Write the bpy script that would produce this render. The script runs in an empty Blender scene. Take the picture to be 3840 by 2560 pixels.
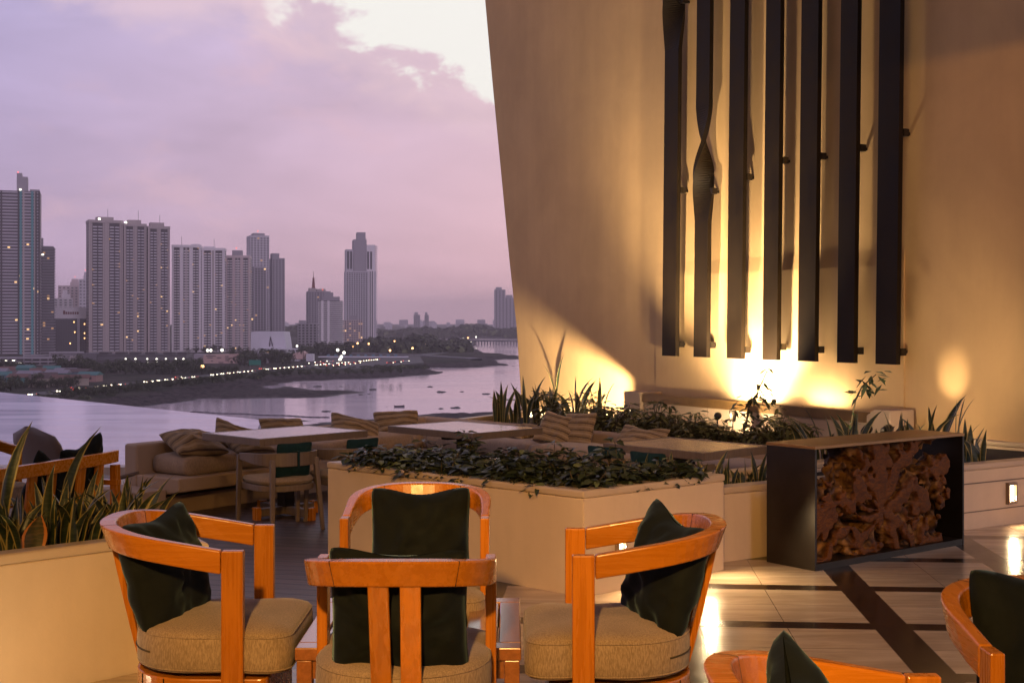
import bpy, bmesh, math, random
import numpy as np
from mathutils import Vector, Matrix, noise

scene = bpy.context.scene
COL = scene.collection
R = math.radians
CAMZ = 1.53
HAZE = 0.00013

# ------------------------------------------------------------------ camera
cam_data = bpy.data.cameras.new("camera")
cam_data.sensor_width = 36.0
cam_data.lens = 45.0
cam_data.shift_y = -20.0 / 1024.0
cam_data.clip_start = 0.05
cam_data.clip_end = 30000.0
cam = bpy.data.objects.new("camera", cam_data)
cam.location = (0, 0, CAMZ)
cam.rotation_euler = (R(90), 0, 0)
COL.objects.link(cam)
scene.camera = cam
scene.view_settings.view_transform = 'Standard'
scene.view_settings.look = 'None'
scene.view_settings.gamma = 1.0
scene.view_settings.exposure = 0.0
scene.cycles.use_denoising = True
scene.cycles.max_bounces = 7
scene.cycles.diffuse_bounces = 3
scene.cycles.glossy_bounces = 4
scene.cycles.volume_bounces = 0
scene.cycles.caustics_reflective = False
scene.cycles.caustics_refractive = False
scene.cycles.sample_clamp_indirect = 6.0


# ------------------------------------------------------------------ node helper
class NT:
    """tiny helper to write node trees as expressions"""
    def __init__(self, tree):
        self.t = tree
        self.n = tree.nodes
        self.l = tree.links

    def node(self, kind, **props):
        nd = self.n.new(kind)
        for k, v in props.items():
            setattr(nd, k, v)
        return nd

    def put(self, sock, v):
        if v is None:
            return
        if isinstance(v, bpy.types.NodeSocket):
            self.l.new(v, sock)
        else:
            if isinstance(v, (tuple, list)) and len(v) == 3 and sock.type == 'RGBA':
                v = (*v, 1.0)
            sock.default_value = v

    def m(self, op, a, b=None, c=None, clamp=False):
        nd = self.node('ShaderNodeMath', operation=op)
        nd.use_clamp = clamp
        for i, v in enumerate((a, b, c)):
            self.put(nd.inputs[i], v)
        return nd.outputs[0]

    def step(self, x, lo, hi):
        nd = self.node('ShaderNodeMapRange', interpolation_type='SMOOTHSTEP')
        self.put(nd.inputs[0], x)
        self.put(nd.inputs[1], lo)
        self.put(nd.inputs[2], hi)
        return nd.outputs[0]

    def lin(self, x, a, b, c, d):
        nd = self.node('ShaderNodeMapRange')
        for i, v in enumerate((x, a, b, c, d)):
            self.put(nd.inputs[i], v)
        return nd.outputs[0]

    def mix(self, f, a, b, blend='MIX'):
        nd = self.node('ShaderNodeMix', data_type='RGBA', blend_type=blend)
        self.put(nd.inputs[0], f)
        self.put(nd.inputs[6], a)
        self.put(nd.inputs[7], b)
        return nd.outputs[2]

    def noise(self, vec, scale, detail=4.0, rough=0.5, dist=0.0):
        nd = self.node('ShaderNodeTexNoise')
        self.put(nd.inputs['Vector'], vec)
        nd.inputs['Scale'].default_value = scale
        nd.inputs['Detail'].default_value = detail
        nd.inputs['Roughness'].default_value = rough
        nd.inputs['Distortion'].default_value = dist
        return nd.outputs[0]

    def xyz(self, vec):
        nd = self.node('ShaderNodeSeparateXYZ')
        self.put(nd.inputs[0], vec)
        return nd.outputs

    def comb(self, x, y, z=0.0):
        nd = self.node('ShaderNodeCombineXYZ')
        self.put(nd.inputs[0], x)
        self.put(nd.inputs[1], y)
        self.put(nd.inputs[2], z)
        return nd.outputs[0]

    def scl(self, vec, s):
        nd = self.node('ShaderNodeVectorMath', operation='MULTIPLY')
        self.put(nd.inputs[0], vec)
        nd.inputs[1].default_value = s
        return nd.outputs[0]


def srgb(r, g, b):
    f = lambda c: (c / 255 / 12.92) if c / 255 <= 0.04045 else ((c / 255 + 0.055) / 1.055) ** 2.4
    return (f(r), f(g), f(b))


# ------------------------------------------------------------------ dusk sky
world = bpy.data.worlds.new("World")
scene.world = world
world.use_nodes = True
wt = NT(world.node_tree)
for nd in list(wt.n):
    wt.n.remove(nd)
tc = wt.node('ShaderNodeTexCoord')
dx, dy, dz = wt.xyz(tc.outputs['Generated'])
az = wt.m('MULTIPLY', wt.m('ARCTAN2', dx, dy), 57.29578)
el = wt.m('MULTIPLY', wt.m('ARCSINE', dz), 57.29578)
ang = wt.comb(az, el, 0.0)
wide = wt.noise(wt.scl(ang, (0.055, 0.26, 1)), 1.0, 7, 0.55, 0.7)
fluff = wt.noise(wt.scl(ang, (0.16, 0.30, 1)), 1.0, 8, 0.56, 0.3)
puff = wt.noise(wt.scl(ang, (0.42, 0.62, 1)), 1.0, 6, 0.55, 0.2)
ta = wt.lin(az, -22, 2, 0, 1)
te = wt.lin(el, 0.0, 13.0, 0, 1)
low = wt.mix(ta, srgb(194, 168, 198), srgb(242, 194, 202))
high = wt.mix(ta, srgb(186, 172, 212), srgb(220, 192, 208))
base = wt.mix(te, low, high)
mott = wt.lin(wide, 0.30, 0.72, 0.86, 1.13)
base = wt.mix(1.0, base, wt.comb(mott, mott, mott), 'MULTIPLY')
# slightly rosier streaks in the cloud deck
base = wt.mix(wt.m('MULTIPLY', wt.step(fluff, 0.50, 0.70), 0.45), base, srgb(228, 190, 204))
# a lit gap in the clouds, above a ragged cumulus line that falls towards the west
edge = wt.m('ADD', wt.m('MULTIPLY', az, -0.47), 9.0)
f = wt.m('SUBTRACT', el, edge)
f = wt.m('ADD', f, wt.m('MULTIPLY', wt.m('SUBTRACT', fluff, 0.5), 8.5))
f = wt.m('ADD', f, wt.m('MULTIPLY', wt.m('SUBTRACT', puff, 0.5), 3.5))
east = wt.step(az, -14.5, -11.0)
f = wt.m('SUBTRACT', f, wt.m('MULTIPLY', wt.m('SUBTRACT', 1.0, east), 4.0))
glowy = wt.step(f, -2.6, 0.3)
clear = wt.step(f, -0.15, 0.75)
base = wt.mix(wt.m('MULTIPLY', glowy, 0.55), base, srgb(236, 206, 212))
base = wt.mix(clear, base, srgb(249, 246, 240))
# pale break high on the left
g = wt.m('ADD', wt.m('MULTIPLY', wt.m('ABSOLUTE', wt.m('ADD', az, 15.5)), -0.30), wt.m('SUBTRACT', el, 12.0))
g = wt.m('ADD', g, wt.m('MULTIPLY', wt.m('SUBTRACT', fluff, 0.5), 7.0))
base = wt.mix(wt.m('MULTIPLY', wt.step(g, -0.8, 1.4), 0.65), base, srgb(238, 208, 218))
# overhead and behind: deeper, even dusk cloud
back = wt.step(el, 14, 24)
base = wt.mix(back, base, (0.52, 0.46, 0.66))
behind = wt.step(wt.m('ABSOLUTE', az), 60, 120)
base = wt.mix(wt.m('MULTIPLY', behind, 0.9), base, (0.56, 0.47, 0.60))
base = wt.mix(wt.step(el, 35, 60), base, (0.30, 0.26, 0.38))
sky = wt.node('ShaderNodeTexSky', sky_type='NISHITA')
sky.sun_disc = False
sky.sun_elevation = R(1.0)
sky.sun_rotation = R(25)
sky.altitude = 30
skyc = wt.mix(1.0, sky.outputs[0], (0.012, 0.012, 0.012), 'MULTIPLY')
tot = wt.mix(1.0, base, skyc, 'ADD')
bg = wt.node('ShaderNodeBackground')
wt.put(bg.inputs[0], tot)
bg.inputs[1].default_value = 1.0
wo = wt.node('ShaderNodeOutputWorld')
wt.l.new(bg.outputs[0], wo.inputs[0])


# ------------------------------------------------------------------ the last western light, and the lamps of the terrace
def lamp(name, kind, loc, energy, color, aim=None, **kw):
    d = bpy.data.lights.new(name, kind)
    d.energy = energy
    d.color = color
    for k, v in kw.items():
        setattr(d, k, v)
    o = bpy.data.objects.new(name, d)
    o.location = loc
    if aim is not None:
        o.rotation_euler = (Vector(aim) - Vector(loc)).to_track_quat('-Z', 'Y').to_euler()
    COL.objects.link(o)
    return o


sun = lamp("sun", 'SUN', (0, 0, 50), 0.5, (0.88, 0.74, 1.0), aim=(-60, 90, 20), angle=R(14))
WARM = (1.0, 0.53, 0.15)
WARM2 = (1.0, 0.77, 0.45)


# ------------------------------------------------------------------ pixel rays of the photograph -> points of the place
F = 1280.0
def at(u, v, D):
    return Vector(((u - 512) / F * D, D, CAMZ - (v - 321) / F * D))
def onz(u, v, z):
    return at(u, v, (CAMZ - z) * F / (v - 321))
def xat(u, D):
    return (u - 512) / F * D
def zat(v, D):
    return CAMZ - (v - 321) / F * D


# ------------------------------------------------------------------ mesh builder
class MB:
    def __init__(self):
        self.v = []; self.f = []; self.sm = []; self.mi = []; self.uv = {}
        self.mat = 0

    def add(self, verts, faces, smooth=False, M=None, uvs=None):
        o = len(self.v)
        if M is not None:
            verts = [M @ Vector(p) for p in verts]
        self.v.extend([tuple(p) for p in verts])
        for i, fc in enumerate(faces):
            if uvs is not None:
                self.uv[len(self.f)] = [uvs[k] for k in fc]
            self.f.append([o + k for k in fc])
            self.sm.append(smooth)
            self.mi.append(self.mat)
        return self

    def box(self, c, s, M=None, taper=None):
        x, y, z = s[0] / 2, s[1] / 2, s[2] / 2
        t = taper or (1, 1)
        P = [(c[0] + a * x * (t[0] if k > 0 else 1), c[1] + b * y * (t[1] if k > 0 else 1), c[2] + k * z)
             for k in (-1, 1) for b in (-1, 1) for a in (-1, 1)]
        return self.add(P, [(0, 2, 3, 1), (4, 5, 7, 6), (0, 1, 5, 4), (2, 6, 7, 3), (0, 4, 6, 2), (1, 3, 7, 5)], M=M)

    def prism(self, poly, z0, z1, M=None, top=None):
        n = len(poly)
        a = sum(poly[i][0] * poly[(i + 1) % n][1] - poly[(i + 1) % n][0] * poly[i][1] for i in range(n))
        if a < 0:
            poly = poly[::-1]
            if top: top = top[::-1]
        tp = top or poly
        P = [(p[0], p[1], z0) for p in poly] + [(p[0], p[1], z1) for p in tp]
        Fs = [tuple(range(n))[::-1], tuple(range(n, 2 * n))] + [(i, (i + 1) % n, n + (i + 1) % n, n + i) for i in range(n)]
        return self.add(P, Fs, M=M)

    def ring(self, outer, inner, z0, z1):
        """hollow wall between two polygons with the same number of corners"""
        n = len(outer)
        a = sum(outer[i][0] * outer[(i + 1) % n][1] - outer[(i + 1) % n][0] * outer[i][1] for i in range(n))
        if a < 0:
            outer = outer[::-1]; inner = inner[::-1]
        P = [(p[0], p[1], z) for pl in (outer, inner) for z in (z0, z1) for p in pl]
        Fs = []
        for i in range(n):
            j = (i + 1) % n
            Fs += [(i, j, n + j, n + i), (2 * n + j, 2 * n + i, 3 * n + i, 3 * n + j),
                   (n + i, n + j, 3 * n + j, 3 * n + i), (j, i, 2 * n + i, 2 * n + j)]
        return self.add(P, Fs)

    def tube(self, pts, rad, n=8, smooth=True, cap=True, flat=1.0):
        pts = [Vector(p) for p in pts]
        if not hasattr(rad, '__len__'):
            rad = [rad] * len(pts)
        P = []
        ref = None
        for i, p in enumerate(pts):
            t = (pts[min(i + 1, len(pts) - 1)] - pts[max(i - 1, 0)])
            t.normalize()
            if ref is None:
                ref = t.orthogonal().normalized()
            a = (ref - t * ref.dot(t))
            if a.length < 1e-5: a = t.orthogonal()
            a.normalize(); ref = a
            b = t.cross(a)
            for k in range(n):
                th = 2 * math.pi * k / n
                P.append(p + a * (rad[i] * math.cos(th)) + b * (rad[i] * flat * math.sin(th)))
        Fs = [(i * n + k, i * n + (k + 1) % n, (i + 1) * n + (k + 1) % n, (i + 1) * n + k)
              for i in range(len(pts) - 1) for k in range(n)]
        if cap:
            Fs += [tuple(range(n))[::-1], tuple((len(pts) - 1) * n + k for k in range(n))]
        return self.add(P, Fs, smooth)

    def sweep(self, rings, smooth=False, closed=False, cap=True):
        n = len(rings[0]); m = len(rings)
        P = [p for r in rings for p in r]
        Fs = []
        for i in range(m if closed else m - 1):
            j = (i + 1) % m
            for k in range(n):
                Fs.append((i * n + k, i * n + (k + 1) % n, j * n + (k + 1) % n, j * n + k))
        if cap and not closed:
            Fs += [tuple(range(n))[::-1], tuple((m - 1) * n + k for k in range(n))]
        return self.add(P, Fs, smooth)

    def build(self, name, mat, parent=None, bevel=0.0, seg=2, auto=None, loc=None, subd=0):
        me = bpy.data.meshes.new(name)
        me.from_pydata(self.v, [], self.f)
        me.polygons.foreach_set('use_smooth', self.sm)
        for m in (mat if isinstance(mat, (list, tuple)) else [mat]):
            me.materials.append(m)
        if isinstance(mat, (list, tuple)):
            me.polygons.foreach_set('material_index', self.mi)
        if self.uv:
            ul = me.uv_layers.new(name="UVMap")
            for p in me.polygons:
                if p.index in self.uv:
                    for li, q in zip(p.loop_indices, self.uv[p.index]):
                        ul.data[li].uv = q
        me.update()
        o = bpy.data.objects.new(name, me)
        COL.objects.link(o)
        if parent is not None:
            o.parent = parent
        if loc is not None:
            o.location = loc
        if bevel > 0:
            b = o.modifiers.new('soft_edge', 'BEVEL')
            b.width = bevel; b.segments = seg; b.limit_method = 'ANGLE'; b.angle_limit = R(40)
        if subd:
            s = o.modifiers.new('smooth', 'SUBSURF')
            s.levels = s.render_levels = subd
        return o


def tag(o, label=None, cat=None, group=None, kind=None):
    if label: o['label'] = label
    if cat: o['category'] = cat
    if group: o['group'] = group
    if kind: o['kind'] = kind
    return o

def thing(name, label, cat, loc=(0, 0, 0), rz=0.0, group=None):
    o = bpy.data.objects.new(name, None)
    o.empty_display_size = 0.1
    o.location = loc
    o.rotation_euler = (0, 0, rz)
    COL.objects.link(o)
    return tag(o, label, cat, group)

def structure(o):
    o['kind'] = 'structure'
    return o

def dup(root, loc, rz, label=None, group=None):
    def rec(o, parent):
        c = o.copy()
        COL.objects.link(c)
        if parent is not None:
            c.parent = parent
            c.matrix_parent_inverse = o.matrix_parent_inverse.copy()
        for ch in [q for q in o.children]:
            rec(ch, c)
        return c
    r = rec(root, None)
    r.location = loc
    r.rotation_euler = (0, 0, rz)
    if label: r['label'] = label
    if group: r['group'] = group
    return r

ORD = ["first", "second", "third", "fourth", "fifth", "sixth", "seventh", "eighth", "ninth", "tenth", "eleventh", "twelfth",
       "thirteenth", "fourteenth", "fifteenth", "sixteenth", "seventeenth", "eighteenth", "nineteenth", "twentieth",
       "twenty-first", "twenty-second", "twenty-third", "twenty-fourth", "twenty-fifth", "twenty-sixth", "twenty-seventh",
       "twenty-eighth", "twenty-ninth", "thirtieth", "thirty-first", "thirty-second", "thirty-third", "thirty-fourth", "thirty-fifth",
       "thirty-sixth", "thirty-seventh", "thirty-eighth", "thirty-ninth", "fortieth"]


# ------------------------------------------------------------------ materials
def mat(name, color, rough=0.5, metal=0.0, spec=0.5, bump=None, var=None, sheen=0.0, emit=None, es=0.0, coat=0.0):
    """plain principled material with a little procedural variation and bump"""
    m = bpy.data.materials.new(name)
    m.use_nodes = True
    t = NT(m.node_tree)
    b = t.n['Principled BSDF']
    b.inputs['Roughness'].default_value = rough
    b.inputs['Metallic'].default_value = metal
    b.inputs['Specular IOR Level'].default_value = spec
    b.inputs['Sheen Weight'].default_value = sheen
    b.inputs['Coat Weight'].default_value = coat
    co = t.node('ShaderNodeTexCoord').outputs['Object']
    if var:
        sc, amt = var
        n = t.noise(co, sc, 5, 0.6)
        k = t.lin(n, 0.3, 0.7, 1 - amt, 1 + amt)
        c = t.mix(1.0, color, t.comb(k, k, k), 'MULTIPLY')
        t.put(b.inputs['Base Color'], c)
        t.put(b.inputs['Roughness'], t.lin(n, 0.3, 0.7, rough * 0.85, min(1, rough * 1.15)))
    else:
        t.put(b.inputs['Base Color'], color)
    if bump:
        sc, st, dist = bump
        n = t.noise(co, sc, 6, 0.6)
        bp = t.node('ShaderNodeBump')
        bp.inputs['Strength'].default_value = st
        bp.inputs['Distance'].default_value = dist
        t.put(bp.inputs['Height'], n)
        t.l.new(bp.outputs[0], b.inputs['Normal'])
    if emit:
        b.inputs['Emission Color'].default_value = (*emit, 1)
        b.inputs['Emission Strength'].default_value = es
    return m

def wood_mat(name, c1, c2, rough, axis=2, scale=7.0, coat=0.0):
    m = bpy.data.materials.new(name)
    m.use_nodes = True
    t = NT(m.node_tree)
    b = t.n['Principled BSDF']
    co = t.node('ShaderNodeTexCoord').outputs['Object']
    st = [scale * 7] * 3; st[axis] = scale * 0.35
    n1 = t.noise(t.scl(co, tuple(st)), 1.0, 5, 0.6, 0.4)
    n2 = t.noise(co, 3.0, 3, 0.5)
    k = t.m('ADD', t.m('MULTIPLY', n1, 0.7), t.m('MULTIPLY', n2, 0.3))
    oi = t.node('ShaderNodeObjectInfo').outputs['Random']
    tone = t.lin(oi, 0, 1, 0.84, 1.14)
    t.put(b.inputs['Base Color'], t.mix(1.0, t.mix(t.step(k, 0.32, 0.68), c1, c2), t.comb(tone, tone, tone), 'MULTIPLY'))
    t.put(b.inputs['Roughness'], t.lin(n1, 0.3, 0.7, rough * 0.8, rough * 1.25))
    b.inputs['Coat Weight'].default_value = coat
    b.inputs['Coat Roughness'].default_value = 0.15
    bp = t.node('ShaderNodeBump')
    bp.inputs['Strength'].default_value = 0.12
    bp.inputs['Distance'].default_value = 0.002
    t.put(bp.inputs['Height'], n1)
    t.l.new(bp.outputs[0], b.inputs['Normal'])
    return m

def fabric_mat(name, c1, c2, scale=260.0, stripes=None):
    m = bpy.data.materials.new(name)
    m.use_nodes = True
    t = NT(m.node_tree)
    b = t.n['Principled BSDF']
    tcn = t.node('ShaderNodeTexCoord')
    co = tcn.outputs['Object']
    n1 = t.noise(t.scl(co, (scale, scale, scale * 0.22)), 1.0, 3, 0.6)
    n2 = t.noise(co, 4.0, 4, 0.6)
    c = t.mix(t.step(n1, 0.35, 0.65), c1, c2)
    if stripes:
        u, v, _ = t.xyz(tcn.outputs['UV'])
        w = t.m('FRACT', t.m('MULTIPLY', v, 5.0))
        dark = t.m('MULTIPLY', t.step(w, 0.08, 0.11), t.m('SUBTRACT', 1.0, t.step(w, 0.20, 0.23)))
        dark2 = t.m('MULTIPLY', t.step(w, 0.27, 0.28), t.m('SUBTRACT', 1.0, t.step(w, 0.31, 0.32)))
        pale = t.m('MULTIPLY', t.step(w, 0.55, 0.58), t.m('SUBTRACT', 1.0, t.step(w, 0.78, 0.81)))
        c = t.mix(pale, c, stripes[1])
        c = t.mix(t.m('MAXIMUM', dark, dark2), c, stripes[0])
    k = t.lin(n2, 0.3, 0.7, 0.85, 1.15)
    t.put(b.inputs['Base Color'], t.mix(1.0, c, t.comb(k, k, k), 'MULTIPLY'))
    b.inputs['Roughness'].default_value = 0.92
    b.inputs['Specular IOR Level'].default_value = 0.2
    b.inputs['Sheen Weight'].default_value = 0.15
    bp = t.node('ShaderNodeBump')
    bp.inputs['Strength'].default_value = 0.35
    bp.inputs['Distance'].default_value = 0.002
    t.put(bp.inputs['Height'], n1)
    t.l.new(bp.outputs[0], b.inputs['Normal'])
    return m

def velvet_mat(name, color, hi):
    m = bpy.data.materials.new(name)
    m.use_nodes = True
    t = NT(m.node_tree)
    b = t.n['Principled BSDF']
    co = t.node('ShaderNodeTexCoord').outputs['Object']
    n = t.noise(co, 9.0, 4, 0.65, 0.8)
    t.put(b.inputs['Base Color'], t.mix(t.step(n, 0.4, 0.8), color, hi))
    b.inputs['Roughness'].default_value = 0.8
    b.inputs['Specular IOR Level'].default_value = 0.12
    b.inputs['Sheen Weight'].default_value = 0.5
    b.inputs['Sheen Roughness'].default_value = 0.35
    b.inputs['Sheen Tint'].default_value = (0.16, 0.26, 0.29, 1)
    n3 = t.noise(co, 300.0, 2, 0.5)
    bp = t.node('ShaderNodeBump')
    bp.inputs['Strength'].default_value = 0.2
    bp.inputs['Distance'].default_value = 0.001
    t.put(bp.inputs['Height'], n3)
    t.l.new(bp.outputs[0], b.inputs['Normal'])
    return m

def glow(name, color, strength):
    m = bpy.data.materials.new(name)
    m.use_nodes = True
    t = NT(m.node_tree)
    e = t.node('ShaderNodeEmission')
    e.inputs[0].default_value = (*color, 1)
    e.inputs[1].default_value = strength
    t.l.new(e.outputs[0], t.n['Material Output'].inputs[0])
    return m

def stucco_mat(name, color, rough=0.8, amt=0.10):
    m = bpy.data.materials.new(name)
    m.use_nodes = True
    t = NT(m.node_tree)
    b = t.n['Principled BSDF']
    co = t.node('ShaderNodeTexCoord').outputs['Object']
    n1 = t.noise(co, 1.1, 6, 0.62, 0.3)
    n2 = t.noise(co, 26.0, 5, 0.6)
    n4 = t.noise(t.scl(co, (3.5, 3.5, 0.5)), 1.0, 4, 0.6)
    k = t.lin(n1, 0.3, 0.7, 1 - amt, 1 + amt * 0.6)
    k2 = t.lin(n4, 0.3, 0.75, 1.03, 1 - amt * 0.7)
    k = t.m('MULTIPLY', k, k2)
    t.put(b.inputs['Base Color'], t.mix(1.0, color, t.comb(k, k, k), 'MULTIPLY'))
    b.inputs['Roughness'].default_value = rough
    b.inputs['Specular IOR Level'].default_value = 0.25
    bp = t.node('ShaderNodeBump')
    bp.inputs['Strength'].default_value = 0.25
    bp.inputs['Distance'].default_value = 0.004
    t.put(bp.inputs['Height'], n2)
    t.l.new(bp.outputs[0], b.inputs['Normal'])
    return m

def leaf_edge_mat(name, dark, mid, edge):
    """snake plant: banded green blade with a yellow margin (blade width runs along UV x)"""
    m = bpy.data.materials.new(name)
    m.use_nodes = True
    t = NT(m.node_tree)
    b = t.n['Principled BSDF']
    tcn = t.node('ShaderNodeTexCoord')
    u, v, _ = t.xyz(tcn.outputs['UV'])
    co = tcn.outputs['Object']
    band = t.noise(t.scl(co, (10, 10, 75)), 1.0, 3, 0.6, 1.0)
    c = t.mix(t.step(band, 0.42, 0.62), dark, mid)
    e = t.step(t.m('ABSOLUTE', t.m('SUBTRACT', u, 0.5)), 0.35, 0.40)
    t.put(b.inputs['Base Color'], t.mix(e, c, edge))
    b.inputs['Roughness'].default_value = 0.42
    return m

def leaf_mat(name, c1, c2, rough=0.45):
    m = bpy.data.materials.new(name)
    m.use_nodes = True
    t = NT(m.node_tree)
    b = t.n['Principled BSDF']
    co = t.node('ShaderNodeTexCoord').outputs['Object']
    g = t.node('ShaderNodeNewGeometry')
    n = t.noise(co, 9.0, 3, 0.6)
    k = t.m('ADD', t.m('MULTIPLY', g.outputs['Random Per Island'], 0.6), t.m('MULTIPLY', n, 0.4))
    old = t.m('GREATER_THAN', t.m('FRACT', t.m('MULTIPLY', g.outputs['Random Per Island'], 7.13)), 0.93)
    t.put(b.inputs['Base Color'], t.mix(old, t.mix(k, c1, c2), tuple(2.2 * q for q in c2)))
    b.inputs['Roughness'].default_value = rough
    b.inputs['Specular IOR Level'].default_value = 0.4
    return m


M = {}
M['wood'] = wood_mat('orange_varnished_wood', (0.40, 0.128, 0.005), (0.50, 0.170, 0.008), 0.27, axis=1, coat=0.2)
M['wood_v'] = wood_mat('orange_varnished_wood_upright', (0.35, 0.108, 0.004), (0.50, 0.168, 0.008), 0.27, axis=2, coat=0.15)
M['wood_t'] = wood_mat('brown_table_wood', (0.22, 0.075, 0.018), (0.32, 0.115, 0.028), 0.20, axis=1, coat=0.9)
M['cushion'] = fabric_mat('taupe_woven_fabric', (0.21, 0.148, 0.098), (0.32, 0.235, 0.165))
M['sofa'] = fabric_mat('sofa_fabric', (0.25, 0.175, 0.125), (0.34, 0.25, 0.18), 160)
M['stripe'] = fabric_mat('striped_pillow_fabric', (0.19, 0.125, 0.062), (0.26, 0.175, 0.09), 160, ((0.055, 0.032, 0.024), (0.29, 0.205, 0.12)))
M['velvet'] = velvet_mat('dark_green_velvet', (0.0055, 0.0075, 0.0080), (0.010, 0.0135, 0.014))
M['teal'] = velvet_mat('teal_cloth', (0.006, 0.024, 0.026), (0.011, 0.038, 0.040))
M['stucco'] = stucco_mat('cream_stucco', (0.57, 0.43, 0.29), 0.8, 0.13)
M['coping'] = stucco_mat('cream_coping', (0.47, 0.355, 0.24), 0.35, 0.06)  # stucco cream darkened: the rim's different lighting put into its colour
M['wall'] = stucco_mat('wall_plaster', (0.52, 0.335, 0.165), 0.85, 0.11)
M['bench'] = stucco_mat('bench_concrete', (0.37, 0.265, 0.19), 0.8, 0.10)
M['soil'] = mat('dark_soil', (0.012, 0.009, 0.006), 0.95, bump=(30, 0.8, 0.02))
M['bronze'] = mat('dark_bronze', (0.012, 0.007, 0.0035), 0.55, 0.0, spec=0.14, var=(4, 0.3))
M['brass'] = mat('bronze_channel', (0.15, 0.08, 0.025), 0.4, 0.3, var=(6, 0.2))
M['black'] = mat('black_brown_metal', (0.020, 0.014, 0.010), 0.33, 0.35, var=(5, 0.25))
M['greywood'] = wood_mat('grey_brown_wood', (0.115, 0.080, 0.052), (0.17, 0.118, 0.078), 0.45, axis=2)
M['slat'] = wood_mat('weathered_teak', (0.32, 0.24, 0.18), (0.44, 0.34, 0.26), 0.20, axis=0, coat=0.9)
M['sans'] = leaf_edge_mat('snake_plant_leaf', (0.013, 0.022, 0.009), (0.034, 0.046, 0.020), (0.27, 0.21, 0.065))
M['sans_red'] = leaf_edge_mat('ageing_snake_plant_leaf', (0.030, 0.030, 0.010), (0.08, 0.055, 0.018), (0.42, 0.15, 0.03))
M['leaf'] = leaf_mat('shrub_leaf', (0.010, 0.022, 0.008), (0.052, 0.062, 0.024))
M['leaf_warm'] = leaf_mat('shrub_leaf_olive', (0.024, 0.034, 0.010), (0.095, 0.088, 0.028))
M['stem'] = mat('stem', (0.05, 0.035, 0.015), 0.8)
M['plastic'] = mat('grey_taupe_shell', (0.14, 0.105, 0.095), 0.55, var=(6, 0.1))
M['lens'] = glow('lamp_lens', (1.0, 0.78, 0.45), 14.0)
M['fitting'] = mat('lamp_fitting', (0.30, 0.22, 0.15), 0.4, 0.5)


# ================================================================== TERRACE STRUCTURE
ZD = -0.20      # timber deck level
def floor_mat():
    m = bpy.data.materials.new('polished_stone_floor')
    m.use_nodes = True
    t = NT(m.node_tree)
    b = t.n['Principled BSDF']
    co = t.node('ShaderNodeTexCoord').outputs['Object']
    x, y, _ = t.xyz(co)
    c, s = math.cos(R(4.2)), math.sin(R(4.2))
    xp = t.m('SUBTRACT', t.m('MULTIPLY', x, c), t.m('MULTIPLY', y, s))
    yp = t.m('ADD', t.m('MULTIPLY', x, s), t.m('MULTIPLY', y, c))
    wx = t.m('WRAP', xp, 1.045, 0.0)
    wy = t.m('WRAP', yp, 0.92, 0.0)
    def within(w, a, bb):
        return t.m('MULTIPLY', t.m('GREATER_THAN', w, a), t.m('LESS_THAN', w, bb))
    dark = t.m('MAXIMUM', within(wx, 0.293, 0.473), within(wy, 0.04, 0.175))
    joint = t.m('MAXIMUM', within(wx, 0.903, 0.907), within(wy, 0.567, 0.571))
    edge = t.m('MAXIMUM', t.m('MAXIMUM', within(wx, 0.289, 0.293), within(wx, 0.473, 0.477)),
               t.m('MAXIMUM', within(wy, 0.037, 0.04), within(wy, 0.175, 0.178)))
    vein = t.noise(t.scl(co, (1.3, 9.0, 1)), 1.0, 7, 0.62, 0.8)
    patch = t.noise(t.scl(co, (2.2, 3.0, 1)), 1.0, 3, 0.5)
    pale = t.mix(t.step(vein, 0.35, 0.70), (0.36, 0.26, 0.175), (0.50, 0.385, 0.275))
    pale = t.mix(t.m('MULTIPLY', t.step(vein, 0.66, 0.72), 0.5), pale, (0.25, 0.17, 0.115))
    k = t.lin(patch, 0.3, 0.7, 0.86, 1.10)
    pale = t.mix(1.0, pale, t.comb(k, k, k), 'MULTIPLY')
    brown = t.mix(t.step(vein, 0.3, 0.7), (0.017, 0.009, 0.006), (0.032, 0.018, 0.011))
    col = t.mix(dark, pale, brown)
    col = t.mix(t.m('MULTIPLY', joint, 0.75), col, (0.09, 0.055, 0.035))
    col = t.mix(t.m('MULTIPLY', edge, 0.6), col, (0.09, 0.055, 0.035))
    t.put(b.inputs['Base Color'], col)
    sm = t.noise(co, 2.5, 6, 0.7)
    t.put(b.inputs['Roughness'], t.lin(sm, 0.3, 0.7, 0.12, 0.26))
    b.inputs['Specular IOR Level'].default_value = 0.5
    bp = t.node('ShaderNodeBump')
    bp.inputs['Strength'].default_value = 0.04
    bp.inputs['Distance'].default_value = 0.003
    t.put(bp.inputs['Height'], t.m('ADD', t.noise(co, 5.0, 3, 0.5), t.m('MULTIPLY', joint, -2.0)))
    t.l.new(bp.outputs[0], b.inputs['Normal'])
    return m

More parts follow.
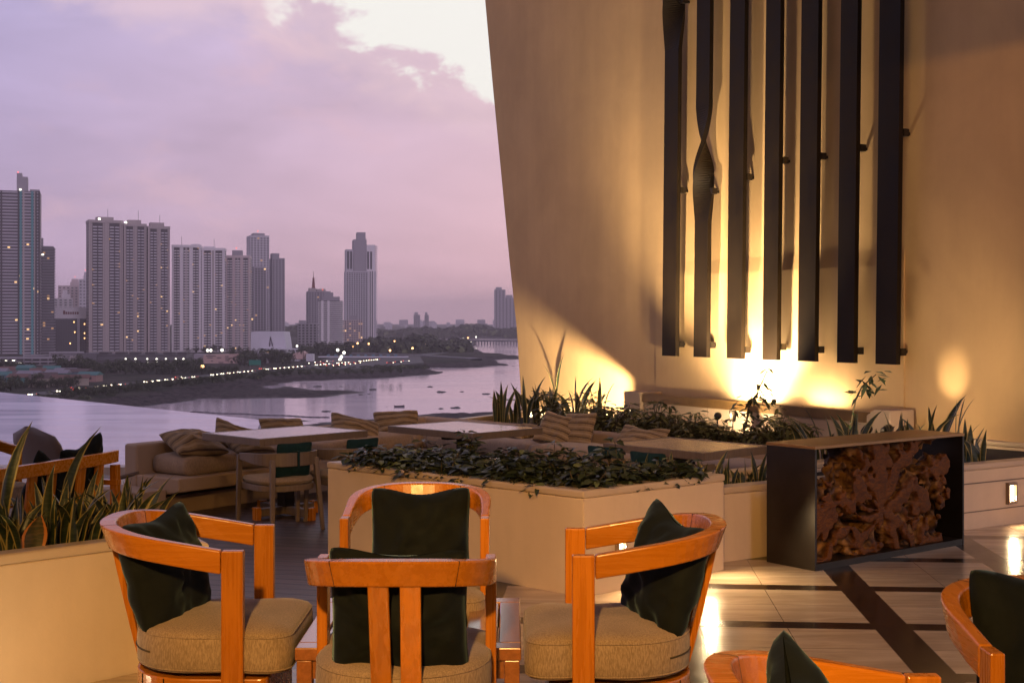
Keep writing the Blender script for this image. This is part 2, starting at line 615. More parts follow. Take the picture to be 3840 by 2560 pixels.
def deck_mat():
    m = bpy.data.materials.new('timber_deck_boards')
    m.use_nodes = True
    t = NT(m.node_tree)
    b = t.n['Principled BSDF']
    co = t.node('ShaderNodeTexCoord').outputs['Object']
    x, y, _ = t.xyz(co)
    a = R(-14)
    yp = t.m('SUBTRACT', t.m('MULTIPLY', y, math.cos(a)), t.m('MULTIPLY', x, math.sin(a)))
    xp = t.m('ADD', t.m('MULTIPLY', x, math.cos(a)), t.m('MULTIPLY', y, math.sin(a)))
    w = t.m('FRACT', t.m('DIVIDE', yp, 0.145))
    idx = t.m('FLOOR', t.m('DIVIDE', yp, 0.145))
    gap = t.m('MAXIMUM', t.m('LESS_THAN', w, 0.13), t.m('LESS_THAN', t.m('FRACT', t.m('ADD', t.m('DIVIDE', xp, 2.4), t.m('MULTIPLY', idx, 0.37))), 0.003))
    gr = t.noise(t.comb(t.m('MULTIPLY', xp, 3.0), t.m('MULTIPLY', yp, 60.0), idx), 1.0, 5, 0.6)
    tone = t.node('ShaderNodeTexWhiteNoise', noise_dimensions='1D')
    t.put(tone.inputs['W'], idx)
    k = t.m('ADD', t.m('MULTIPLY', gr, 0.5), t.m('MULTIPLY', tone.outputs[0], 0.5))
    col = t.mix(k, (0.060, 0.040, 0.036), (0.125, 0.085, 0.072))
    col = t.mix(gap, col, (0.004, 0.003, 0.003))
    t.put(b.inputs['Base Color'], col)
    t.put(b.inputs['Roughness'], t.lin(gr, 0.3, 0.7, 0.34, 0.55))
    bp = t.node('ShaderNodeBump')
    bp.inputs['Strength'].default_value = 0.6
    bp.inputs['Distance'].default_value = 0.01
    t.put(bp.inputs['Height'], t.m('SUBTRACT', t.m('MULTIPLY', gr, 0.25), gap))
    t.l.new(bp.outputs[0], b.inputs['Normal'])
    return m

M['floor'] = floor_mat()
M['deck'] = deck_mat()
M['pale_stone'] = mat('pale_pool_stone', (0.42, 0.34, 0.29), 0.45, var=(2.5, 0.12), bump=(30, 0.2, 0.003))

# lounge floor, one step above the deck
lounge_poly = [(-7, -5), (9, -5), (9, 12.0), (5.1, 10.6), (1.3, 8.15), (0.9, 8.4), (-0.55, 7.85), (-1.30, 5.46), (-1.60, 5.62), (-2.7, 4.5), (-7, 4.5)]
b = MB(); b.prism(lounge_poly, -0.45, 0.0)
structure(b.build('lounge_floor', M['floor']))
b = MB(); b.prism([(-3.4, 4.0), (-3.9, 10.2), (-4.1, 11.3), (-1.2, 15.6), (0.4, 18.0), (4.2, 12.2), (5.4, 10.2), (1.5, 7.0), (-0.2, 6.5), (-1.0, 4.0)], -0.5, ZD)
structure(b.build('deck', M['deck']))
b = MB(); b.prism([(-20, 3.6), (-3.36, 3.6), (-3.7, 10.2), (-3.2, 12.2), (-3.0, 14.4), (-20, 14.4)], -0.55, ZD + 0.03)
structure(b.build('pool_deck', M['pale_stone']))
# the hotel block that carries the terrace
b = MB(); b.prism([(-22, -8), (10, -8), (10, 12.6), (5.2, 12.6), (0.9, 19.2), (-0.4, 17.6), (-4.1, 21.2), (-30, 46), (-44, 30)], -33.5, -0.62)
hotel = b.build('hotel_block', M['bench'])
b = MB(); b.box((-11.0, -4.0, -8.0), (11.5, 11.0, 44.0)); b.box((-5.235, -4.0, 2.0), (0.06, 9.0, 3.2))
b.build('side_wing', M['bench'], hotel)  # unseen wing, added to keep sky light off the terrace wall
tag(hotel, 'tall hotel building block carrying the terrace and the pool', 'building')

# roof over the lounge, above the frame
b = MB(); b.prism([(-4.6, -6), (7.5, -6), (7.5, 8.6), (-1.2, 5.4), (-4.6, 4.4)], 3.9, 4.2)
ceil_m = mat('ceiling_plaster', (0.45, 0.33, 0.22), 0.9, var=(1.5, 0.06))
structure(b.build('ceiling', ceil_m))
b = MB(); b.prism([(-3.9, 4.6), (-1.2, 5.6), (7.5, 8.8), (9, 9.5), (9, 20), (0.2, 20.0), (-3.9, 12.5)], 8.7, 9.0)
structure(b.build('upper_ceiling', ceil_m))  # unseen high roof, added to darken the terrace seating
b = MB(); b.box((1.5, -6.2, 1.8), (14, 0.3, 4.2))
structure(b.build('rear_wall', M['wall']))

# pool with an infinity edge
def pool_mat():
    m = bpy.data.materials.new('pool_water')
    m.use_nodes = True
    t = NT(m.node_tree)
    b = t.n['Principled BSDF']
    co = t.node('ShaderNodeTexCoord').outputs['Object']
    n = t.noise(t.scl(co, (0.25, 1.2, 1)), 1.0, 4, 0.55, 0.6)
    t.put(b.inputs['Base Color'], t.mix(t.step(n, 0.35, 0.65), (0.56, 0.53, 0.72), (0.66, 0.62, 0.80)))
    t.put(b.inputs['Roughness'], t.lin(n, 0.3, 0.7, 0.10, 0.20))
    b.inputs['IOR'].default_value = 1.33
    b.inputs['Specular IOR Level'].default_value = 0.85
    bp = t.node('ShaderNodeBump')
    bp.inputs['Strength'].default_value = 0.05
    bp.inputs['Distance'].default_value = 0.05
    t.put(bp.inputs['Height'], t.noise(t.scl(co, (0.8, 2.6, 1)), 1.0, 3, 0.5, 0.4))
    t.l.new(bp.outputs[0], b.inputs['Normal'])
    return m
ZP = -0.10
e1 = onz(261.5, 419.3, ZP); e0 = onz(0, 391.6, ZP)
ex = e0 + (e0 - e1) * 1.1
b = MB(); b.prism([(ex.x, ex.y), (e1.x, e1.y), (-3.05, 14.4), (-22, 14.4)], -0.6, ZP)
structure(b.build('pool_water', pool_mat()))
b = MB(); b.prism([(-22, 14.4), (-3.0, 14.4), (-3.0, 14.15), (-22, 14.15)], -0.5, ZP + 0.02)
structure(b.build('pool_coping', M['pale_stone']))


# ------------------------------------------------------------------ planters
def inset(poly, d):
    n = len(poly)
    A = sum(poly[i][0] * poly[(i + 1) % n][1] - poly[(i + 1) % n][0] * poly[i][1] for i in range(n))
    s = 1 if A > 0 else -1
    out = []
    for i in range(n):
        p0, p1, p2 = (Vector(poly[(i + k) % n][:2]) for k in (-1, 0, 1))
        d1 = (p1 - p0).normalized(); d2 = (p2 - p1).normalized()
        n1 = Vector((-d1.y, d1.x)) * s; n2 = Vector((-d2.y, d2.x)) * s
        bis = (n1 + n2); bis.normalize()
        k = d / max(0.4, bis.dot(n1))
        out.append(tuple(p1 + bis * k))
    return out

def planter(label, poly, z0, z1, rim=0.09, cope=0.045, tops=None, soil=0.07, mname='stucco', proud=0.005):
    c = Vector((sum(p[0] for p in poly) / len(poly), sum(p[1] for p in poly) / len(poly)))
    root = thing('planter', label, 'planter', (c.x, c.y, z0))
    loc = [(p[0] - c.x, p[1] - c.y) for p in poly]
    inn = inset(loc, rim)
    h = z1 - z0
    b = MB(); b.ring(loc, inn, 0, h - cope)
    b.build('planter_wall', M[mname], root, bevel=0.008)
    b = MB(); b.ring(inset(loc, -proud), inset(loc, rim + 0.004), h - cope, h)
    b.build('coping', M['coping'], root, bevel=0.012, seg=3)
    b = MB(); b.prism(inset(loc, rim - 0.004), max(0.0, h - soil - 0.1), h - soil)
    b.build('soil', M['soil'], root)
    return root

P1 = [(-3.05, 4.30), (-1.60, 5.635), (-1.30, 5.475), (-1.66, 6.12), (-2.05, 6.35), (-3.5, 5.0)]
planter('cream planter full of tall snake plants behind the chair beside the pool bench', P1, -0.20, 0.585)
P2 = [(-1.24, 8.60), (0.397, 7.11), (1.31, 7.90), (0.30, 8.62), (-0.45, 9.05)]
planter('angular cream planter filled with low dark shrubs beside the timber deck', P2, -0.22, 0.59, rim=0.10)
LW = [(1.27, 8.10), (5.15, 10.56), (4.6, 11.1), (4.05, 11.75), (3.05, 10.52), (2.1, 9.55), (0.86, 8.70)]
lw = planter('low cream planter wall running behind the root counter', LW, -0.02, 0.475, rim=0.12)
# shadow grooves and the far bench end of that wall
lw_d = Vector((0.8446, 0.5355)); lw_n = Vector((0.5355, -0.8446))
for zz in (0.335, 0.125):
    b = MB()
    p0 = Vector((3.15, 9.292)) - lw_n * 0.02; p1 = Vector((5.1, 10.528)) - lw_n * 0.02
    c = (p0 + p1) / 2 - lw.location.xy
    Mr = Matrix.Translation((c.x, c.y, zz + 0.02)) @ Matrix.Rotation(math.atan2(lw_d.y, lw_d.x), 4, 'Z')
    b.box((0, 0, 0), ((p1 - p0).length, 0.044, 0.009), M=Mr)
    b.build('groove', M['greywood'], lw)
P5 = [(-0.75, 14.75), (0.75, 17.2), (4.02, 11.80), (3.18, 10.62)]
planter('long planter of snake plants and olive shrubs between sofa and tall wall', P5, -0.20, 0.40, rim=0.10)

# ------------------------------------------------------------------ the great leaning wall
W0 = Vector((2.154, 15.124, 0)); Wd = Vector((0.4968, -0.8679, 0)); Wb = Vector((0.8679, 0.4968, 0))
WM = Matrix(((Wd.x, Wb.x, 0, W0.x), (Wd.y, Wb.y, 0, W0.y), (0, 0, 1, 0), (0, 0, 0, 1)))
def wall_t(u, off=0.0):
    o = W0 - Wb * off
    k = (u - 512) / F
    return (o.y * k - o.x) / (Wd.x - Wd.y * k)
def wall_tz(u, v, off=0.0):
    t = wall_t(u, off)
    D = (W0 - Wb * off).y + Wd.y * t
    return t, zat(v, D)
wall = thing('tall_wall', 'tall cream plaster wall with a slanting free edge behind the planters', 'wall', W0)
wall.rotation_euler = (0, 0, math.atan2(Wd.y, Wd.x))
UP = Matrix.Rotation(R(90), 4, 'X')
edge_pts = [(522, 440), (520, 387), (516, 326), (509, 261), (500.5, 172), (492, 83), (484.6, 0)]
pl = [wall_tz(u, v) for u, v in edge_pts]
t_a, z_a = pl[-1]; t_b, z_b = pl[-2]
pl.append((t_a + (t_a - t_b) * 2.2, z_a + (z_a - z_b) * 2.2))
pl[0] = (pl[0][0], -0.3)
poly = pl + [(6.3, pl[-1][1]), (6.3, -0.3)]
b = MB(); b.prism(poly, -0.5, 0.0, M=UP)
b.build('slab', M['wall'], wall, bevel=0.02)
# slightly thicker base panel with a sloping shoulder behind the bronze fins
ta_, tb_ = wall_t(657), wall_t(905)
b = MB()
P = [(ta_, 0, 0.3), (tb_, 0, 0.3), (tb_, -0.02, 0.3), (ta_, -0.02, 0.3)]
prof = [(0.06, -0.3), (-0.02, -0.3), (-0.02, 2.08), (0.0, 2.24), (0.06, 2.22)]
b.sweep([[(t, p[0], p[1]) for p in prof] for t in (ta_, tb_)])
b.build('base_panel', M['wall'], wall)

# ledge with a bronze light channel at the foot of the wall
led = thing('wall_ledge', 'concrete ledge with a bronze light channel at the foot of the wall', 'ledge', W0)
led.rotation_euler = wall.rotation_euler
tl, tr = wall_t(640, 0.42), wall_t(866, 0.42)
b = MB()
nseg = 3
for i in range(nseg):
    a0 = tl + (tr - tl) * i / nseg; a1 = tl + (tr - tl) * (i + 1) / nseg - 0.012
    b.box(((a0 + a1) / 2, -0.285, 0.12), (a1 - a0, 0.17, 0.90))
b.build('parapet', M['bench'], led, bevel=0.006)
b = MB(); b.box(((tl + tr) / 2, -0.375, 0.615), (tr - tl, 0.03, 0.10)); b.box(((tl + tr) / 2, -0.29, 0.585), (tr - tl, 0.14, 0.02))
b.box(((tl + tr) / 2, -0.205, 0.60), (tr - tl, 0.02, 0.06))
b.build('light_channel', M['brass'], led)
b = MB(); b.prism([(tl - 0.34, -0.3), (tl - 0.004, -0.3), (tl - 0.004, 0.68), (tl - 0.34, 0.68)], 0.09, 0.42, M=UP)
b.build('end_block', M['bench'], led, bevel=0.01)
b = MB(); b.prism([(tr + 0.004, -0.3), (tr + 0.32, -0.3), (tr + 0.30, 0.70), (tr + 0.10, 0.70), (tr + 0.004, 0.64)], 0.10, 0.42, M=UP)
b.build('end_block', M['bench'], led, bevel=0.01)

# ------------------------------------------------------------------ bronze fins
fin_us = [670.5, 701.8, 735.8, 771.5, 808.0, 847.2, 887.7]
fin_w = [0.265, 0.24, 0.25, 0.23, 0.25, 0.23, 0.265]
desc = ['first bronze fin from the sky side, twisting near its top', 'second bronze fin from the sky side, twisted to a narrow waist halfway up',
        'third bronze fin from the sky side, straight', 'fourth and middle bronze fin on the wall',
        'fifth bronze fin from the sky side, straight', 'sixth bronze fin, beside the last wide one',
        'last and widest darkest bronze fin, farthest from the sky']
OFF = 0.17
for i, u in enumerate(fin_us):
    t = wall_t(u, OFF)
    z0 = 1.12; H = 8.6
    o3 = W0 + Wd * t - Wb * OFF
    fr = thing('bronze_fin', desc[i], 'wall fin', (o3.x, o3.y, z0), math.atan2(Wd.y, Wd.x), 'tall bronze fins on the plaster wall')
    w = fin_w[i]; dpt = 0.055
    N = 320 if i in (0, 1, 4) else 12
    rings = []
    for k in range(N + 1):
        h = H * k / N
        z = z0 + h
        if i == 1: a = math.pi * max(0, min(1, (z - 2.68) / (3.98 - 2.68)))
        elif i == 0: a = math.pi * max(0, min(1, (z - 4.75) / 1.5))
        elif i == 4: a = math.pi * max(0, min(1, (z - 6.6) / 1.5))
        else: a = 0
        a = a - math.sin(2 * a) / 4
        ca, sa = math.cos(a), math.sin(a)
        lean = 0.016 * h
        rings.append([(x * ca - y * sa + lean, x * sa + y * ca, h) for x, y in
                      ((-w / 2, -dpt / 2), (w / 2, -dpt / 2), (w / 2, dpt / 2), (-w / 2, dpt / 2))])
    b = MB(); b.sweep(rings)
    b.build('blade', M['bronze'], fr)
    zs = [(0.14, 1.96, 4.2), (0.14, 1.90, 4.15), (0.10, 2.0, 4.2), (0.14, 2.12, 4.2), (0.12, 2.1, 4.3), (0.12, 2.12, 4.2), (0.12, 2.2, 4.3)][i]
    for zz in zs:
        b = MB(); b.box((w / 2 - 0.06 + 0.016 * zz, dpt / 2 + 0.07, zz), (0.03, 0.15, 0.03))
        b.box((w / 2 - 0.02 + 0.016 * zz, dpt / 2 + 0.035, zz), (0.06, 0.07, 0.07))
        b.build('bracket', M['black'], fr)


# ------------------------------------------------------------------ built-in sofa round the deck
E = Vector((0.586, 0.8103)); MM = Vector((-0.8103, 0.586))     # along the left wing / outward
D2 = Vector((0.68, -0.73)); NN = Vector((0.73, 0.68))    # along the right wing / outward
def em(e, m):   # left wing coordinates -> plan
    return (E * e + MM * m)
def qn(q, n):
    return (D2 * q + NN * n)
m_in, m_out, m_front = 9.51, 9.69, 8.93
n_in, n_out, n_front = 9.36, 9.54, 8.72
e0_ = 7.37; q1_ = -5.85
bench = thing('sofa_bench', 'built-in masonry sofa bench wrapping round the slatted tables', 'sofa', (0, 0, ZD))
Z = lambda z: z - ZD
def corner(m, n):
    # m = const and n = const meet
    det = MM.x * NN.y - MM.y * NN.x
    x = (m * NN.y - n * MM.y) / det; y = (MM.x * n - NN.x * m) / det
    return Vector((x, y))
def wing_poly(ma, mb_, na, nb_, ea=e0_, qb=q1_):
    """L-shaped plan between two offsets"""
    a0 = em(ea, ma); c0 = corner(ma, na); z0 = qn(qb, na)
    z1 = qn(qb, nb_); c1 = corner(mb_, nb_); a1 = em(ea, mb_)
    return [tuple(p) for p in (a0, c0, z0, z1, c1, a1)]
b = MB(); b.prism(wing_poly(m_in, m_out, n_in, n_out), 0.0, Z(0.42)); b.build('bench_back', M['bench'], bench, bevel=0.025, seg=3)
# seat slab: deep at the back, shallow at its front lip
lw_poly = wing_poly(m_front, m_in - 0.003, n_front, n_in - 0.003)
b = MB()
top = lw_poly
n6 = len(top)
zt, zb_f, zb_b = Z(0.15), Z(0.03), Z(-0.07)
P = [(p[0], p[1], zb_f if i < 3 else zb_b) for i, p in enumerate(top)] + [(p[0], p[1], zt) for p in top]
b.add(P, [(5, 4, 1, 0), (4, 3, 2, 1), (6, 7, 10, 11), (7, 8, 9, 10)] + [(i, (i + 1) % n6, n6 + (i + 1) % n6, n6 + i) for i in range(n6)])
b.build('seat_slab', M['bench'], bench, bevel=0.012)
b = MB(); b.prism(wing_poly(m_front + 0.28, m_in - 0.004, n_front + 0.28, n_in - 0.004, e0_ + 0.02, q1_ - 0.02), 0.0, Z(-0.04)); b.build('plinth', M['bench'], bench)
b = MB()
b.prism([tuple(em(e0_ - 0.30, m_in - 0.42)), tuple(em(e0_ - 0.004, m_in - 0.42)), tuple(em(e0_ - 0.004, m_out)), tuple(em(e0_ - 0.30, m_out))], 0.0, Z(0.05))
b.build('side_step', M['bench'], bench, bevel=0.01)

def pad(poly, z0, z1, r=0.045, crown=0.02):
    """soft upholstered pad over a plan polygon"""
    b = MB()
    # resample polygon
    pts = []
    n = len(poly)
    for i in range(n):
        p, q = Vector(poly[i]), Vector(poly[(i + 1) % n])
        k = max(2, int((q - p).length / 0.06))
        for j in range(k):
            pts.append(p + (q - p) * j / k)
    c = sum(pts, Vector((0, 0))) / len(pts)
    A = sum(pts[i].x * pts[(i + 1) % len(pts)].y - pts[(i + 1) % len(pts)].x * pts[i].y for i in range(len(pts)))
    if A < 0: pts = pts[::-1]
    def shr(p, d):
        v = p - c
        L = v.length
        return c + v * max(0.0, (L - d) / L)
    rings = []
    for d, z in ((r, z0), (r * 0.35, z0 + r * 0.3), (0, z0 + r), (-0.004, (z0 + z1) / 2), (0, z1 - r), (r * 0.3, z1 - r * 0.3), (r, z1), (r * 2.2, z1 + crown * 0.5), (r * 5, z1 + crown)):
        rings.append([(*shr(p, d), z + 0.004 * noise.noise(Vector((p.x * 5, p.y * 5, z * 5)))) for p in pts])
    b.sweep(rings, smooth=True)
    return b
# cushions, one pad after another
def sofa_pads():
    cm = corner(m_front, n_front); ce = E.dot(cm); cq = D2.dot(cm)
    ec = [e0_ + 0.16, e0_ + 0.16 + (ce - e0_ - 0.18) * 0.4, e0_ + 0.16 + (ce - e0_ - 0.18) * 0.75, ce - 0.02]
    for a, b_ in zip(ec[:-1], ec[1:]):
        pl = [tuple(em(a, m_front + 0.09)), tuple(em(b_ - 0.012, m_front + 0.09)), tuple(em(b_ - 0.012, m_in - 0.03)), tuple(em(a, m_in - 0.03))]
        o = pad(pl, Z(0.153), Z(0.315)).build('seat_cushion', M['sofa'], bench)
    co = corner(m_in - 0.03, n_in - 0.03)
    qq = [cq + 0.0, -9.2, -7.6, q1_ - 0.05]
    c1 = corner(m_front + 0.09, n_front + 0.09)
    pl = [tuple(c1), tuple(qn(qq[0], n_front + 0.09)), tuple(qn(qq[0], n_in - 0.03)), tuple(co), tuple(em(ce, m_in - 0.03)), tuple(em(ce, m_front + 0.09))]
    pad(pl, Z(0.153), Z(0.315)).build('seat_cushion', M['sofa'], bench)
    for a, b_ in zip(qq[:-1], qq[1:]):
        pl = [tuple(qn(a + 0.012, n_front + 0.06)), tuple(qn(b_, n_front + 0.06)), tuple(qn(b_, n_in - 0.03)), tuple(qn(a + 0.012, n_in - 0.03))]
        pad(pl, Z(0.153), Z(0.315)).build('seat_cushion', M['sofa'], bench)
sofa_pads()


# ------------------------------------------------------------------ pillows
def pillow_mesh(w, h, th, seed, dent=0.0, n=26, sag=0.0):
    """square scatter pillow: pinched pointed corners, domed faces, wrinkles; lies in x-z, thickness along y"""
    rnd = random.Random(seed)
    off = Vector((rnd.uniform(0, 50), rnd.uniform(0, 50), rnd.uniform(0, 50)))
    b = MB()
    for side in (-1, 1):
        P, U = [], []
        for j in range(n + 1):
            for i in range(n + 1):
                s = -1 + 2 * i / n; t = -1 + 2 * j / n
                px = 1 - 0.07 * (1 - t * t) ** 1.0
                pz = 1 - 0.07 * (1 - s * s) ** 1.0
                x = s * px * w / 2; z = t * pz * h / 2
                x *= 1 - 0.07 * (s * s * t * t) ** 3; z *= 1 - 0.07 * (s * s * t * t) ** 3
                e = max(0.0, (1 - s ** 2)) ** 0.48 * max(0.0, (1 - t ** 2)) ** 0.48
                y = th / 2 * e
                q = Vector((s * 1.5, t * 1.5, side * 2.0)) + off
                wr = noise.noise(q * 1.3) * 0.34 + noise.noise(q * 2.6 + Vector((0, 0, 7))) * 0.22
                cr = noise.noise(Vector((math.atan2(t, s) * 2.6, (abs(s) + abs(t)) * 0.5, seed * 1.7)))
                fold = -abs(cr) * 0.25 * min(1, (s * s + t * t)) * e
                y *= (1 + wr)
                y += th * fold * 0.75
                if dent:
                    z -= dent * math.exp(-(s / 0.55) ** 2) * max(0, t) ** 1.5 * h
                    y += 0.3 * th * dent * math.exp(-(s / 0.5) ** 2) * max(0, t)
                bendy = sag * (s * s - 0.4) * w
                P.append((x, side * max(0.0005, y) + bendy, z))
                U.append(((s + 1) / 2, (t + 1) / 2))
        Fs = []
        for j in range(n):
            for i in range(n):
                a = j * (n + 1) + i
                q4 = (a, a + 1, a + n + 2, a + n + 1)
                Fs.append(q4 if side < 0 else q4[::-1])
        b.add(P, Fs, True, uvs=U)
    return b

def pillow(label, mname, pos, rot, w=0.44, h=0.44, th=0.15, seed=1, dent=0.0, group=None, sag=0.0):
    """rot = (yaw, lean back, roll); the pillow faces local -y"""
    o = pillow_mesh(w, h, th, seed, dent, sag=sag).build('throw_pillow', M[mname])
    mt = Matrix.Rotation(rot[0], 4, 'Z') @ Matrix.Rotation(rot[1], 4, 'X') @ Matrix.Rotation(rot[2], 4, 'Y')
    o.matrix_world = Matrix.Translation(pos) @ mt
    # weld the two faces along the seam
    bm = bmesh.new(); bm.from_mesh(o.data)
    bmesh.ops.remove_doubles(bm, verts=bm.verts, dist=0.0012)
    bm.to_mesh(o.data); bm.free()
    return tag(o, label, 'pillow', group)

yawL = math.atan2(E.y, E.x)          # pillow facing the table from the left wing (-m side)
yawR = math.atan2(D2.y, D2.x)
GS = 'striped pillows along the sofa'
def p3(v2, z): return Vector((v2[0], v2[1], z))
def wingL(u, m):
    k = (u - 512) / F
    e = m * (k * MM.y - MM.x) / (E.x - k * E.y)
    return em(e, m)
def wingR(u, n):
    k = (u - 512) / F
    q = n * (k * NN.y - NN.x) / (D2.x - k * D2.y)
    return qn(q, n)
pillow('striped pillow lying flat on the free end of the sofa', 'stripe', p3(wingL(194, m_in - 0.28), 0.415), (yawL - 0.15, R(-72), 0.1), 0.52, 0.50, 0.20, 11, group=GS)
pillow('striped pillow leaning behind the long table with one raised corner', 'stripe', p3(wingL(236, m_in - 0.16), 0.40), (yawL - 0.2, R(-40), R(26)), 0.46, 0.42, 0.16, 12, 0.10, GS)
pillow('striped pillow upright behind the long table near the pool corner', 'stripe', p3(wingL(285, m_in - 0.16), 0.40), (yawL - 0.2, R(-36), R(3)), 0.52, 0.40, 0.16, 13, 0.0, GS)
pillow('slumped striped pillow tilted on its corner between the two tables', 'stripe', p3(wingL(355, m_in - 0.24), 0.385), (yawL - 0.35, R(-48), R(22)), 0.56, 0.40, 0.16, 14, 0.03, GS)
pillow('large striped pillow standing upright against the sofa corner', 'stripe', p3(wingL(397, m_in - 0.22), 0.385), (yawL - 0.75, R(-38), R(-2)), 0.52, 0.40, 0.17, 15, 0.0, GS)
pillow('striped pillow lying flat on the sofa beyond the middle table', 'stripe', p3(wingR(520, n_in - 0.2), 0.37), (yawR, R(-76), 0.05), 0.44, 0.44, 0.15, 16, 0.0, GS)
pillow('striped pillow tilted in front of its twin on the planter side', 'stripe', p3(wingR(556, n_in - 0.26), 0.445), (yawR + 0.35, R(-34), R(12)), 0.42, 0.38, 0.15, 17, 0.03, GS)
pillow('striped pillow half hidden behind its tilted twin', 'stripe', p3(wingR(578, n_in - 0.16), 0.45), (yawR + 0.1, R(-26), R(-4)), 0.40, 0.38, 0.14, 18, 0.0, GS)
pillow('pale pillow slumped behind the lamplit table under the shrubs', 'stripe', p3(wingR(640, n_in - 0.16), 0.40), (yawR + 0.2, R(-46), R(4)), 0.54, 0.38, 0.15, 19, 0.14, GS)
pillow('striped pillow lying under the edge of the lamplit table', 'stripe', p3(wingR(700, n_in - 0.3), 0.37), (yawR, R(-72), R(10)), 0.46, 0.42, 0.15, 20, 0.0, GS)
pillow('striped pillow seen under the long table top', 'stripe', p3(wingL(246, m_in - 0.34), 0.375), (yawL, R(-66), R(5)), 0.46, 0.42, 0.15, 21, 0.0, GS)


# ================================================================== FURNITURE
def superarc(hw, depth, y0, n=20, p=2.5):
    """U-shaped back line from (hw, y0) round the back (-y) to (-hw, y0)"""
    out = []
    for i in range(n + 1):
        a = math.pi * i / n
        c, s = math.cos(a), math.sin(a)
        out.append(Vector((hw * abs(c) ** (2 / p) * (1 if c > 0 else -1), y0 - depth * abs(s) ** (2 / p))))
    return out

def offset_path(path, d):
    out = []
    for i, p in enumerate(path):
        t = (path[min(i + 1, len(path) - 1)] - path[max(i - 1, 0)]).normalized()
        out.append(p + Vector((-t.y, t.x)) * d)      # to the left of travel
    return out

